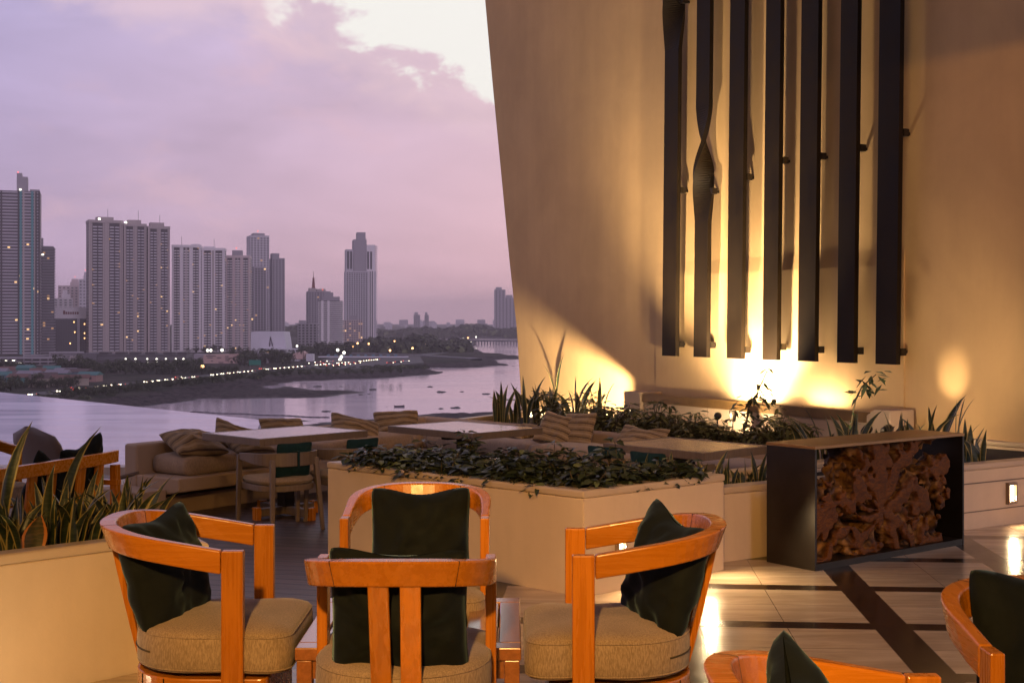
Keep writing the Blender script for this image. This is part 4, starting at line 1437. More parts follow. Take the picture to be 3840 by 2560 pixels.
# --- tall group in the near planter
GP1 = 'snake plants in the near planter'
zs1 = 0.585 - 0.07
spots = [(2, 5.45, [(0.62, 0.05, 0.5, 0.060, 0.15), (0.45, 0.25, 2.6, 0.05, 0.1)]), (22, 5.48, None), (38, 5.75, None), (47, 5.58, [(0.42, 0.1, 2.8, 0.05, -0.2)]),
         (62, 5.80, [(0.58, 0.06, 0.6, 0.062, 0.25)]), (66, 5.64, None), (84, 5.95, None), (88, 5.70, None), (104, 5.80, None), (118, 5.85, [(0.36, 0.35, 0.2, 0.045, 0.2)]), (122, 6.12, None), (136, 5.95, [(0.30, 0.5, 0.3, 0.045, 0.3)])]
wd = ['behind the rim at the edge of the photo, with the tallest bent leaf', 'with broad short leaves next to the edge plant', 'further back beside the bench back',
      'with a bent twin-edged leaf in front of the bench', 'bearing the tallest broad straight leaf in front of the bench', 'low and dense below the tall broad leaf',
      'at the back below the bench slats', 'short, at the middle of the planter rim', 'medium, in front of the bench seat', 'leaning out near the planter corner',
      'behind, next to the sofa step', 'at the planter corner with leaves bent over the chair']
for i, (u, D, tall) in enumerate(spots):
    snake_plant('snake plant ' + wd[i], (xat(u, D), D, zs1), 100 + i, 9, 0.17, 0.36, 0.043, 0.11, GP1, 'sans', tall)
rl = MB(); rr_ = random.Random(5)
blade(rl, rr_, Vector((0, 0, 0)), 0.20, 0.105, 0.06, 0.4, 0.2, 0.1)
o = rl.build('snake_plant', M['sans_red']); o.location = (xat(33, 5.42), 5.42, zs1)
tag(o, 'young snake plant with one broad orange-edged leaf by the near rim', 'plant', GP1)

# --- sofa-side planter at the foot of the wall's free edge
GP5 = 'snake plants at the foot of the tall wall'
zs5 = 0.36
w5 = ['standing against the water at the wall edge', 'just behind the first against the wall edge', 'slim, beside the uplight', 'tall, left of the bright uplight', 'behind the bright uplight',
      'right of the uplight with pale lit leaves', 'lit from below among the shrubs', 'single tall blade against the lit wall']
w5 = ['at the water side, first in the row', 'second in the row, under the wall edge', 'third in the row, slim and upright', 'fourth in the row, beside the bright uplight', 'behind the bright uplight',
      'just past the uplight with pale lit blades', 'low, lit from below among the shrubs', 'with a single tall blade against the lit wall']
for i, (u, D, n, h0, h1) in enumerate([(502, 14.9, 6, .28, .52), (513, 15.0, 6, .2, .42), (527, 14.9, 7, .3, .58), (541, 15.0, 8, .3, .55), (553, 14.8, 7, .3, .60), (576, 15.0, 7, .3, .62), (590, 14.4, 7, .25, .5), (602, 14.2, 3, .35, .62)]):
    snake_plant('snake plant ' + w5[i], (xat(u, D), D, zs5), 200 + i, n, h0, h1, 0.062, 0.10, GP5)

snake_plant('snake plant with thin tall blades standing before the bright uplight', (xat(556, 16.75), 16.75, zs5), 230, 1, .2, .25, 0.05, .05, GP5, 'sans', [(0.78, 0.05, 0.4, 0.06, 0.1), (0.66, 0.12, 2.9, 0.055, 0.15)])
# --- between angular planter and counter
GP3 = 'snake plants in the low planter by the counter'
zs3 = 0.40
for i, (u, D) in enumerate([(640, 8.62), (668, 8.72), (696, 8.55), (708, 8.85), (724, 8.62), (744, 8.75), (757, 8.62)]):
    wds = ['lowest, half hidden by the shrubs', 'second from the shrubs', 'third, beside the counter gap', 'behind the third, taller', 'fanned wide in the counter gap', 'close to the counter', 'touching the counter side']
    snake_plant('snake plant ' + wds[i] + ' in the low planter', (xat(u, D), D, zs3), 300 + i, 6, 0.12, 0.30, 0.040, 0.06, GP3)
# --- behind the counter
GP4 = 'snake plants behind the counter'
w4 = ['first behind the counter top, with a broad bent leaf', 'second behind the counter top, tall', 'third behind the counter, before the lamp', 'beside the small lamp behind the counter', 'past the lamp behind the counter',
      'low, in the middle of the counter row', 'in the counter row below the ledge end', 'before the last gap in the counter row', 'last behind the counter top',
      'first beyond the counter, tall and dark', 'second beyond the counter, spreading', 'third beyond the counter, by the flame-shaped light', 'last of the row, leaning out past the counter end']
for i, (u, D, h0, h1) in enumerate([(812, 9.75, .25, .52), (826, 9.9, .25, .60), (842, 9.9, .2, .48), (853, 10.1, .25, .52), (866, 9.95, .2, .45), (880, 10.2, .2, .45), (894, 10.3, .2, .46), (908, 10.2, .2, .46), (923, 10.3, .25, .52),
                                    (938, 10.5, .25, .60), (953, 10.3, .25, .55), (966, 10.1, .25, .48), (982, 9.85, .22, .46)]):
    snake_plant('snake plant ' + w4[i], (xat(u, D), D, 0.41), 400 + i, 5, h0, h1, 0.055, 0.08, GP4)

# --- leafy shrubs
def shrub(label, loc, seed, rad, h, n_st, per, ll, lw_, mname, group, droop=0.35):
    rnd = random.Random(seed)
    b = MB(); b.mat = 0
    whorls = []
    for k in range(n_st):
        a = rnd.uniform(0, 2 * math.pi); r_ = rad * math.sqrt(rnd.random())
        top = Vector((r_ * math.cos(a), r_ * math.sin(a), h * rnd.uniform(0.35, 1.0) * (1 - 0.35 * (r_ / rad) ** 2)))
        base = Vector((top.x * 0.35, top.y * 0.35, -0.02))
        mid = (base + top) / 2 + Vector((rnd.gauss(0, .02), rnd.gauss(0, .02), 0.02))
        b.tube([base, mid, top], [0.006, 0.005, 0.003], 4)
        whorls.append((top, (top - base).normalized()))
        whorls.append((mid + Vector((rnd.gauss(0, .02), rnd.gauss(0, .02), 0.01)), (top - base).normalized()))
    b.mat = 1
    for p, d in whorls:
        n = per + rnd.randint(-1, 1)
        a0 = rnd.uniform(0, 6.28)
        for k in range(n):
            a = a0 + 2 * math.pi * k / n + rnd.uniform(-.25, .25)
            el_ = rnd.uniform(-droop, 0.55)
            out = Vector((math.cos(a) * math.cos(el_), math.sin(a) * math.cos(el_), math.sin(el_)))
            L = ll * rnd.uniform(0.7, 1.25); W = lw_ * rnd.uniform(0.8, 1.2)
            side = out.cross(Vector((0, 0, 1))).normalized()
            side = (side + Vector((0, 0, rnd.uniform(-.5, .5)))).normalized()
            up = side.cross(out).normalized()
            st = p + out * (L * 0.18)
            pts = [st, st + out * L * .35 + side * W * .5 + up * W * .10, st + out * L * .35 - side * W * .5 + up * W * .10, st + out * L * .38 - up * W * .06,
                   st + out * L * .75 + side * W * .34 - up * L * .10, st + out * L * .75 - side * W * .34 - up * L * .10, st + out * L * .76 - up * (W * .06 + L * .12), st + out * L - up * L * .26]
            b.add(pts, [(0, 3, 1), (0, 2, 3), (3, 6, 4, 1), (2, 5, 6, 3), (6, 7, 4), (5, 7, 6)], True)
    o = b.build('shrub', [M['stem'], M[mname]])
    o.location = loc
    return tag(o, label, 'shrub', group)

GS2 = 'low dark shrubs in the angular planter'
rs = random.Random(9)
row = []
for i in range(9):     # front row along the rim, corner to corner
    f = i / 8
    row.append((Vector((-0.92, 8.48)).lerp(Vector((0.42, 7.38)), f), 0.19, 'front'))
for i in range(7):
    f = i / 6
    row.append((Vector((-0.62, 8.72)).lerp(Vector((0.70, 7.62)), f), 0.20 + 0.06 * (i in (1, 4)), 'back'))
for i in range(3):
    row.append((Vector((0.62, 7.62)).lerp(Vector((0.98, 7.86)), i / 2), 0.17, 'end'))
cnt_ = {'front': 0, 'back': 0, 'end': 0}
for i, (p, h, wh) in enumerate(row):
    k = cnt_[wh]; cnt_[wh] += 1
    lab = {'front': f'{ORD[k]} low shrub along the front rim of the angular planter, from the deck', 'back': f'{ORD[k]} taller shrub in the back row of the angular planter, from the deck',
           'end': f'{ORD[k]} small shrub at the counter end of the angular planter'}[wh]
    shrub(lab, (p.x, p.y, 0.51), 500 + i, 0.185, h * (0.8 + 0.45 * rs.random()), 24, 6, 0.080, 0.036, 'leaf', GS2, 0.25)
# two wind-blown sprigs standing above them
shrub('upright sprig rising above the shrubs before the middle table', (-0.30, 8.52, 0.55), 540, 0.05, 0.30, 6, 6, 0.085, 0.036, 'leaf', GS2)
shrub('upright sprig rising above the shrubs before the teal cushions', (0.62, 7.95, 0.52), 541, 0.06, 0.30, 7, 6, 0.085, 0.036, 'leaf', GS2)

GS5 = 'olive shrubs before the lit wall'
sp5 = [(548, 14.3, .50), (556, 13.7, .36), (572, 13.7, .40), (585, 13.6, .40), (596, 13.7, .42), (607, 13.3, .36), (618, 13.5, .38), (630, 13.0, .32), (641, 13.3, .34), (653, 12.9, .32), (664, 13.2, .38), (676, 12.7, .30), (687, 12.9, .33), (699, 12.4, .26), (711, 12.7, .23), (722, 12.3, .20), (735, 12.4, .15), (764, 12.0, .32), (776, 12.2, .40), (789, 11.8, .32), (800, 11.9, .26)]
for i, (u, D, h) in enumerate(sp5):
    shrub(f'{ORD[i]} olive shrub below the lit wall, from the sky side', (xat(u, D), D, 0.34), 600 + i, 0.20, h * 1.0, 13, 6, 0.105, 0.034, 'leaf_warm', GS5, 0.6)
# tall leafy shoots in front of the wall
def shoot(label, pts, seed, clumps, group, z0):
    rnd = random.Random(seed)
    b = MB(); b.mat = 0
    b.tube(pts, [0.007] * (len(pts) - 1) + [0.003], 5)
    b.mat = 1
    for p, n, sp in clumps:
        for k in range(n):
            c = Vector(p) + Vector((rnd.gauss(0, sp), rnd.gauss(0, sp), rnd.gauss(0, sp)))
            a = rnd.uniform(0, 6.28); el_ = rnd.uniform(-0.9, 0.3)
            out = Vector((math.cos(a) * math.cos(el_), math.sin(a) * math.cos(el_), math.sin(el_)))
            L, W = rnd.uniform(0.09, 0.14), rnd.uniform(0.035, 0.05)
            side = out.cross(Vector((0, 0, 1))).normalized()
            b.add([c, c + out * L * .5 + side * W * .5, c + out * L - Vector((0, 0, L * .2)), c + out * L * .5 - side * W * .5], [(0, 3, 2, 1)], True)
    return tag(b.build('leafy_shoot', [M['stem'], M['leaf']]), label, 'plant', group)
A = lambda u, v, D: at(u, v, D)
shoot('tall leafy shoot drooping across the bronze light channel', [A(742, 440, 12.2), A(746, 425, 12.2), A(748, 408, 12.2), A(757, 393, 12.2), A(762, 382, 12.2), A(768, 368, 12.2)], 1,
      [(A(744, 412, 12.2), 16, .06), (A(751, 402, 12.2), 18, .05), (A(759, 396, 12.2), 14, .045), (A(762, 384, 12.2), 6, .02), (A(768, 368, 12.2), 4, .02), (A(768, 402, 12.2), 5, .03)], 'tall leafy shoots before the lit wall', 0)
shoot('tall leafy shoot waving beside the last bronze fin', [A(850, 430, 11.0), A(853, 412, 11.0), A(856, 398, 11.0), A(862, 386, 11.0), A(876, 374, 11.0)], 2,
      [(A(857, 392, 11.0), 8, .03), (A(864, 383, 11.0), 10, .035), (A(872, 377, 11.0), 8, .04), (A(880, 376, 11.0), 6, .03), (A(848, 421, 11.0), 8, .03)], 'tall leafy shoots before the lit wall', 0)


# ================================================================== LAMPS OF THE TERRACE
def uplight(label, pos, aim, power, spot, blend, col=WARM2, soft=0.03, mesh=True):
    pos = Vector(pos)
    if mesh:
        r = thing('uplight', label, 'garden lamp', pos, 0, 'garden uplights')
        q = (Vector(aim) - pos).to_track_quat('Z', 'Y').to_matrix().to_4x4()
        b = MB()
        n = 14
        ring = lambda rad, z: [(rad * math.cos(2 * math.pi * k / n), rad * math.sin(2 * math.pi * k / n), z) for k in range(n)]
        b.sweep([ring(.035, -.10), ring(.040, -.02), ring(.040, 0.0)], smooth=True)
        b.v = [tuple(q @ Vector(p)) for p in b.v]
        b.build('housing', M['black'], r)
        b = MB(); b.add([q @ Vector(p) for p in ring(.032, 0.004)], [tuple(range(n))]); b.build('lens', M['lens'], r)
        b = MB(); b.tube([q @ Vector((0, 0, -0.09)), Vector((0, 0, -0.28))], 0.008, 6); b.build('spike', M['black'], r)
    d = (Vector(aim) - pos).normalized()
    return lamp('lamp_light', 'SPOT', pos + d * 0.02, power, col, aim=aim, spot_size=R(spot), spot_blend=blend, shadow_soft_size=soft)

# uplight among the snake plants at the wall's free edge
uplight('bright uplight among the snake plants at the wall edge', at(557, 405, 15.45), (0.80, 17.6, 0.80), 800, 100, 0.5, soft=0.018)
vz = thing('lamp_visor', 'small dark visor plate over the bright uplight', 'visor', at(557, 405, 15.45) + Vector((0.02, 0.0, 0.068)), 0)  # added plate, shaped to give the light patch a level top edge
b = MB(); b.box((-0.22, 0.05, 0.0), (0.85, 0.26, 0.006)); b.build('plate', M['black'], vz)
uplight('small uplight hidden in the shrubs below the first fins', at(628, 410, 13.95), (2.2, 14.9, 3.6), 1000, 85, 0.9, soft=0.06)
# uplights in front of the light channel
uplight('uplight hidden in the shrubs below the third bronze fin', at(733, 411, 13.42), (2.62, 14.25, 2.3), 900, 120, 0.7, soft=0.05)
lamp('channel_light', 'AREA', tuple(W0 + Wd * wall_t(738, 0.3) - Wb * 0.16 + Vector((0, 0, 0.64))), 60, (1.0, 0.82, 0.54), aim=tuple(W0 + Wd * wall_t(738, 0.3) - Wb * 0.12 + Vector((0, 0, 3))), shape='RECTANGLE', size=0.7, size_y=0.05)
lamp('channel_light', 'AREA', tuple(W0 + Wd * wall_t(808, 0.3) - Wb * 0.16 + Vector((0, 0, 0.64))), 14, WARM2, aim=tuple(W0 + Wd * wall_t(808, 0.3) - Wb * 0.12 + Vector((0, 0, 3))), shape='RECTANGLE', size=0.5, size_y=0.05)
# behind the counter
uplight('small uplight behind the counter among the snake plants', at(868, 428, 10.45), (3.6, 11.6, 1.0), 50, 110, 0.8)
uplight('small uplight behind the counter near its far end', at(889, 428, 10.55), (3.9, 11.5, 0.9), 30, 100, 0.8)
fw_ = W0 + Wd * wall_t(950) - Wb * 0.62 + Vector((0, 0, 0.55))
uplight('narrow uplight throwing a flame shape on the wall beyond the counter', fw_, W0 + Wd * wall_t(953) + Vector((0, 0, 1.02)), 50, 34, 1.0)
uplight('small uplight in the shrubs facing the concrete parapet', at(718, 415, 13.25), tuple(at(722, 409, 13.8)), 130, 165, 0.6)

# recessed step lights
def step_light(label, pos, nrm, power, sz=(0.05, 0.08), spread=120):
    pos = Vector(pos); nrm = Vector(nrm).normalized()
    r = thing('step_light', label, 'wall lamp', pos, math.atan2(nrm.y, nrm.x) + math.pi / 2, 'step lights low in the planter walls')
    w, h = sz
    b = MB(); b.ring([(-w, -h), (w, -h), (w, h), (-w, h)], [(-w * .75, -h * .75), (w * .75, -h * .75), (w * .75, h * .75), (-w * .75, h * .75)], 0, 0.03)
    b.v = [(x, -z, y) for x, y, z in b.v]
    b.build('bezel', M['fitting'], r)
    b = MB(); b.add([(-w * .7, -.008, -h * .7), (w * .7, -.008, -h * .7), (w * .7, -.008, h * .7), (-w * .7, -.008, h * .7)], [(0, 1, 2, 3)])
    b.build('lens', M['lens'], r)
    return lamp('step_lamp', 'AREA', pos + nrm * 0.035, power, (1.0, 0.70, 0.36), aim=pos + nrm * 1.0 + Vector((0, 0, -0.55)), shape='RECTANGLE', size=w * 1.3, size_y=h * 1.3, spread=R(spread))
pw = Vector((1.27, 8.10)) + lw_d * 2.956 + lw_n * 0.0
step_light('lit step light low in the bench-like wall beyond the counter', (pw.x, pw.y, 0.235), (lw_n.x, lw_n.y, 0), 7)
bc = (Vector(P2[2]) - Vector(P2[1])); bn = Vector((bc.y, -bc.x)).normalized()
for f_, lab in ((0.233, 'step light low on the angular planter, nearer its front corner'), (0.86, 'step light low on the angular planter, nearer the counter')):
    q = Vector(P2[1]) + bc * f_
    step_light(lab, (q.x, q.y, 0.27), (bn.x, bn.y, 0), 7, (0.035, 0.045), 150)
lamp('step_lamp', 'AREA', (-2.30, 4.40, 0.10), 8, (1.0, 0.74, 0.44), aim=(-2.0, 5.15, 0.15), shape='RECTANGLE', size=0.1, size_y=0.08)

# recessed ceiling downlights of the lounge, behind and above the camera
for (x, y, z, ax, ay, az0, e, sp) in ((-0.5, -1.6, 3.4, -0.25, 3.7, 0.5, 1900, 44), (1.8, 0.3, 3.85, -0.1, 7.8, 0.3, 640, 36), (-2.6, -0.6, 3.6, -2.0, 5.3, 0.2, 130, 44), (4.9, 2.5, 3.85, 5.3, 10.6, 3.9, 1100, 84), (2.0, 2.5, 3.85, 2.6, 13.5, 5.4, 240, 70)):
    lamp('downlight', 'SPOT', (x, y, z), e, WARM, aim=(ax, ay, az0), spot_size=R(sp), spot_blend=0.8, shadow_soft_size=0.12)


# ================================================================== BAY AND CITY
ZS = -32.5      # sea level
ZL = -29.0      # street level
K = 0.43537     # overview pixels to frame pixels

def sea_mat():
    m = bpy.data.materials.new('bay_water')
    m.use_nodes = True
    t = NT(m.node_tree)
    b = t.n['Principled BSDF']
    co = t.node('ShaderNodeTexCoord').outputs['Object']
    n = t.noise(t.scl(co, (0.006, 0.022, 1)), 1.0, 6, 0.6, 0.6)
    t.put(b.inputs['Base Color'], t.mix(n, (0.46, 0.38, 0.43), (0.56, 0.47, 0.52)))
    t.put(b.inputs['Roughness'], t.lin(n, 0.3, 0.7, 0.06, 0.16))
    b.inputs['IOR'].default_value = 1.33
    b.inputs['Specular IOR Level'].default_value = 0.9
    bp = t.node('ShaderNodeBump')
    bp.inputs['Strength'].default_value = 0.05
    bp.inputs['Distance'].default_value = 0.5
    t.put(bp.inputs['Height'], t.m('ADD', t.noise(t.scl(co, (0.05, 0.16, 1)), 1.0, 5, 0.6), t.m('MULTIPLY', t.noise(t.scl(co, (0.4, 1.0, 1)), 1.0, 3, 0.5), 0.15)))
    t.l.new(bp.outputs[0], b.inputs['Normal'])
    return m
b = MB(); b.add([(-9000, 40, ZS), (9000, 40, ZS), (9000, 16000, ZS), (-9000, 16000, ZS)], [(0, 1, 2, 3)])
structure(b.build('water', sea_mat()))

def terrain_mat():
    m = bpy.data.materials.new('shore_ground')
    m.use_nodes = True
    t = NT(m.node_tree)
    b = t.n['Principled BSDF']
    co = t.node('ShaderNodeTexCoord').outputs['Object']
    x, y, z = t.xyz(co)
    n1 = t.noise(co, 0.03, 6, 0.62)
    n2 = t.noise(co, 0.35, 5, 0.65)
    mud = t.mix(t.step(n2, 0.35, 0.65), (0.010, 0.008, 0.010), (0.075, 0.056, 0.058))
    green = t.mix(t.step(n1, 0.4, 0.6), (0.016, 0.020, 0.012), (0.060, 0.050, 0.042))
    h = t.m('ADD', t.lin(z, ZS + 1.2, ZS + 3.2, 0, 1), t.m('MULTIPLY', t.m('SUBTRACT', n1, 0.5), 1.2))
    t.put(b.inputs['Base Color'], t.mix(t.step(h, 0.45, 0.9), mud, green))
    t.put(b.inputs['Roughness'], t.lin(z, ZS, ZS + 0.5, 0.5, 0.95))
    b.inputs['Specular IOR Level'].default_value = 0.15
    bp = t.node('ShaderNodeBump')
    bp.inputs['Strength'].default_value = 1.0
    bp.inputs['Distance'].default_value = 1.2
    t.put(bp.inputs['Height'], n2)
    t.l.new(bp.outputs[0], b.inputs['Normal'])
    return m

def sea_pts(lst):
    return np.array([[*onz(u, v, ZS).xy] for u, v in lst])
def sdist(px, py, poly):
    """signed distance, positive inside"""
    n = len(poly)
    inside = np.zeros(px.shape, bool); best = np.full(px.shape, 1e18)
    for i in range(n):
        x0, y0 = poly[i]; x1, y1 = poly[(i + 1) % n]
        dx_, dy_ = x1 - x0, y1 - y0
        tt = np.clip(((px - x0) * dx_ + (py - y0) * dy_) / (dx_ * dx_ + dy_ * dy_ + 1e-9), 0, 1)
        best = np.minimum(best, (px - x0 - tt * dx_) ** 2 + (py - y0 - tt * dy_) ** 2)
        c = ((y0 > py) != (y1 > py)) & (px < (x1 - x0) * (py - y0) / (y1 - y0 + 1e-12) + x0)
        inside ^= c
    d = np.sqrt(best)
    return np.where(inside, d, -d)
main_land = sea_pts([(-500, 470), (40, 424), (100, 412), (147, 405.8), (197, 398.5), (235, 391), (258, 388.5), (264.5, 386.9), (272, 384.6), (299, 380.6), (334, 379.4), (394, 376.9), (430, 374.2), (442, 372.2), (430, 370.3),
                     (425, 367.2), (453, 367.4), (476, 366.9), (500, 364.9), (514, 365.6), (500, 363), (493, 359.4), (505, 358.6), (522, 358.8), (522, 355.8), (489, 354.6), (478, 349.6), (468, 346.2), (455, 343.4), (440, 344.4), (420, 342.2), (384, 341.2), (360, 341.6), (330, 339), (200, 337), (-500, 336)])
flats = [sea_pts([(130, 408), (197, 398.0), (240, 398.2), (312, 397.4), (340, 395.5), (362, 392.1), (349, 389.6), (320, 389.6), (285, 385.6), (272, 388.0), (240, 386), (150, 396)]),
         sea_pts([(100, 424), (190, 413.2), (300, 419.5), (330, 418.6), (300, 423), (240, 422)]),
         sea_pts([(330, 421), (372, 418.2), (387, 416.2), (427, 413.4), (500, 411.6), (545, 410.5), (640, 440), (640, 560), (100, 560), (200, 440)])]
far_land = np.array([[-9000, 2580], [-1200, 2560], [-300, 2540], [-120, 2600], [60, 2560], [700, 2500], [700, 15000], [-9000, 15000]])
naz, nd = 520, 470
A_ = np.radians(np.linspace(-27, 5, naz)); D_ = np.exp(np.linspace(math.log(210), math.log(9500), nd))
AA, DD = np.meshgrid(A_, D_)
PX, PY = DD * np.sin(AA), DD * np.cos(AA)
def npnoise(px, py, sc, seed=0):
    """value noise"""
    rng = np.random.RandomState(seed)
    tab = rng.rand(256, 256)
    x = px * sc; y = py * sc
    xi = np.floor(x).astype(int); yi = np.floor(y).astype(int)
    fx = x - xi; fy = y - yi
    fx = fx * fx * (3 - 2 * fx); fy = fy * fy * (3 - 2 * fy)
    g = lambda a, c: tab[a % 256, c % 256]
    return (g(xi, yi) * (1 - fx) + g(xi + 1, yi) * fx) * (1 - fy) + (g(xi, yi + 1) * (1 - fx) + g(xi + 1, yi + 1) * fx) * fy - 0.5
rock = npnoise(PX, PY, 1 / 6.0, 1) * 1.0 + npnoise(PX, PY, 1 / 2.6, 2) * 0.7 + npnoise(PX, PY, 1 / 16.0, 3) * 1.2
dm_ = sdist(PX, PY, main_land) + rock * 4
hm = np.clip(dm_ / 26, -1, 1)
H = np.where(dm_ > 0, 3.5 * np.clip(dm_ / 30, 0, 1) ** 0.8 + rock * 0.75 * np.clip(1 - np.abs(dm_ - 12) / 22, 0, 1), dm_ * 0.08)
for i, fl in enumerate(flats):
    d = sdist(PX, PY, fl) + rock * 5
    amp = (0.75, 0.25, 0.55)[i]
    hf = np.where(d > 0, amp * np.clip(d / 14, 0, 1) + rock * (0.30, 0.22, 0.42)[i] * np.clip(d / 8, 0, 1), d * 0.06)
    H = np.maximum(H, hf)
df = sdist(PX, PY, far_land) + rock * 8
H = np.maximum(H, np.where(df > 0, np.clip(df / 20, 0, 1) * 3 + np.clip((DD - 3800) / 3000, 0, 1) * (8 + 10 * npnoise(PX, PY, 1 / 500.0, 8)), df * 0.05))
H = np.clip(H, -3, 60)
# keep the road corridor level
verts = np.stack([PX, PY, ZS + H], -1).reshape(-1, 3)
idx = np.arange(naz * nd).reshape(nd, naz)
q = np.stack([idx[:-1, :-1], idx[:-1, 1:], idx[1:, 1:], idx[1:, :-1]], -1).reshape(-1, 4)
me = bpy.data.meshes.new('terrain')
me.from_pydata(verts.tolist(), [], q.tolist())
me.polygons.foreach_set('use_smooth', [True] * len(me.polygons))
me.materials.append(terrain_mat())
o = bpy.data.objects.new('terrain', me); COL.objects.link(o); structure(o)

C_ = {}
def cm(name, col, rough=0.75, **k):
    if name not in C_: C_[name] = mat(name, col, rough, var=(0.04, 0.08), **k)
    return C_[name]
cm('tower_pale', (0.46, 0.42, 0.46)); cm('tower_white', (0.66, 0.60, 0.63)); cm('tower_grey', (0.28, 0.25, 0.28)); cm('tower_tan', (0.36, 0.30, 0.30)); cm('tower_rose', (0.50, 0.40, 0.41))
cm('tower_dark', (0.065, 0.052, 0.068), 0.4); cm('window_dark', (0.022, 0.018, 0.026), 0.5); cm('slab_pale', (0.52, 0.47, 0.53)); cm('window_mid', (0.075, 0.065, 0.08), 0.3); cm('tower_recess', (0.055, 0.045, 0.052))
cm('podium', (0.105, 0.095, 0.11)); cm('podium_pale', (0.26, 0.23, 0.26)); cm('asphalt', (0.05, 0.045, 0.048)); cm('white_roof', (0.55, 0.52, 0.58)); cm('pink_wall', (0.50, 0.33, 0.30))  # pink walls: the pink light falling on them is put into their colour
cm('steel', (0.12, 0.11, 0.12), 0.5)
LIT = {'warm': glow('lit_window_warm', (1.0, 0.60, 0.25), 1.4), 'white': glow('lit_white', (1.0, 0.95, 0.78), 5.0), 'orange': glow('lit_orange', (1.0, 0.50, 0.18), 6.0), 'blue': glow('light_strip_blue', (0.16, 0.36, 0.50), 0.26),
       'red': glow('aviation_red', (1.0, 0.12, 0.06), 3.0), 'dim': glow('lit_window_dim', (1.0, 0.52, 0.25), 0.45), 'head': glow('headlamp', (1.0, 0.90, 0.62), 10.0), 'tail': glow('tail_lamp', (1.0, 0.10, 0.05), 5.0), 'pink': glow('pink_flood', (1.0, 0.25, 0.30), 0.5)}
UNIT = {}
def unit(m):
    if m.name not in UNIT:
        b = MB(); b.box((0, 0, 0), (1, 1, 1))
        o = b.build('unit', m); UNIT[m.name] = o.data
        bpy.data.objects.remove(o)
    return UNIT[m.name]
def cube(parent, name, c, s, m):
    o = bpy.data.objects.new(name, unit(m))
    COL.objects.link(o); o.parent = parent; o.location = c; o.scale = s
    return o
def many(parent, name, items, m, most=100):
    """the hundred largest as parts of their own, the rest of them as one"""
    if len(items) > most:
        st = len(items) / most
        pick = {int(i * st) for i in range(most)}
        rest = [it for i, it in enumerate(items) if i not in pick]
        items = [it for i, it in enumerate(items) if i in pick]
        b = MB()
        for c, s in rest: b.box(c, s)
        tag(b.build(name, m, parent), kind='stuff')
    for c, s in items: cube(parent, name, c, s, m)

def tower(name, label, cat, u0, u1, vtop, D, depth=22, rot=0.0, wallm='tower_pale', group=None):
    """Empty at street level; returns (root, width, height). u in frame pixels"""
    proj = (u1 - u0) / F * D
    w = (proj - depth * abs(math.sin(rot))) / math.cos(rot)
    h = zat(vtop, D) - ZL
    xc = xat((u0 + u1) / 2, D)
    a = rot + math.atan2(-xc, D)          # every block turned towards the bay
    r = thing(name, label, cat, (xc - math.sin(a) * depth / 2, D + math.cos(a) * depth / 2, ZL), a, group)
    return r, w, h
def facade_grid(r, w, h, depth, cols, floors, face='front', z0=0.02, z1=0.985, fw=0.58, fh=0.60, wm='window_dark', lit=0.03, seed=0, x0=-0.5, x1=0.5, out=0.08):
    rnd = random.Random(seed)
    items, lits, wh = [], [], []
    fz = h * (z1 - z0) / floors
    span = (w if face == 'front' else depth)
    cw = span * (x1 - x0) / cols
    for i in range(cols):
        for j in range(floors):
            x = span * x0 + cw * (i + 0.5)
            z = h * z0 + fz * (j + 0.5)
            if face == 'front': c, s = (x, -depth / 2 - out / 2 + 0.02, z), (cw * fw, out, fz * fh)
            elif face == 'left': c, s = (-w / 2 - out / 2 + 0.02, x, z), (out, cw * fw, fz * fh)
            else: c, s = (w / 2 + out / 2 - 0.02, x, z), (out, cw * fw, fz * fh)
            k = rnd.random()
            if k < lit * 0.22: wh.append((c, s))
            elif k < lit: lits.append((c, s))
            else: items.append((c, s))
    return items, lits, wh
def put_windows(r, sets, wm='window_dark'):
    its = sum((s[0] for s in sets), []); li = sum((s[1] for s in sets), []); wh = sum((s[2] for s in sets), [])
    many(r, 'window', its, C_[wm])
    many(r, 'lit_window', li, LIT['dim']); many(r, 'bright_window', wh, LIT['warm'])
def roofbits(r, w, h, depth, m, specs, red=None, mast=None):
    for (x, y, sw, sd, sh) in specs: cube(r, 'roof_block', (x * w, y * depth, h + sh / 2 + 0.01), (sw * w, sd * depth, sh), m)
    if mast is not None:
        cube(r, 'mast', (mast[0] * w, 0, h + mast[1] / 2), (0.35, 0.35, mast[1]), C_['steel'])
    if red is not None: cube(r, 'aviation_light', (red[0] * w, 0, h + red[1]), (0.9, 0.9, 0.9), LIT['red'])

GT = 'apartment towers on the far shore'
# 1 dark glass tower with pale floor bands, at the edge of the frame
r, w, h = tower('skyscraper', 'tall dark glass tower with pale floor bands and two blue light strips', 'tower', -38 * K, 90 * K, 437 * K, 1180, 34, R(-3), group=GT)
cube(r, 'body', (0, 0, h / 2), (w, 34, h), C_['tower_dark'])
fl = 52
many(r, 'floor_band', [((0, -0.3, h * (j + 0.5) / fl), (w + 0.6, 34.6, 0.75)) for j in range(fl)], C_['slab_pale'])
many(r, 'pier', [((x * w, -17.4, h / 2), (1.5, 0.8, h)) for x in (-0.49, -0.30, -0.17, 0.125, 0.485, 0.43)], C_['tower_recess'])
for x in (0.165, 0.365 + 0.0): cube(r, 'light_strip', (x * w, -17.6, h / 2), (2.0, 0.7, h), LIT['blue']); cube(r, 'pier', (x * w + 2.4, -17.5, h / 2), (1.5, 0.6, h), C_['tower_tan'])
rnd = random.Random(3)
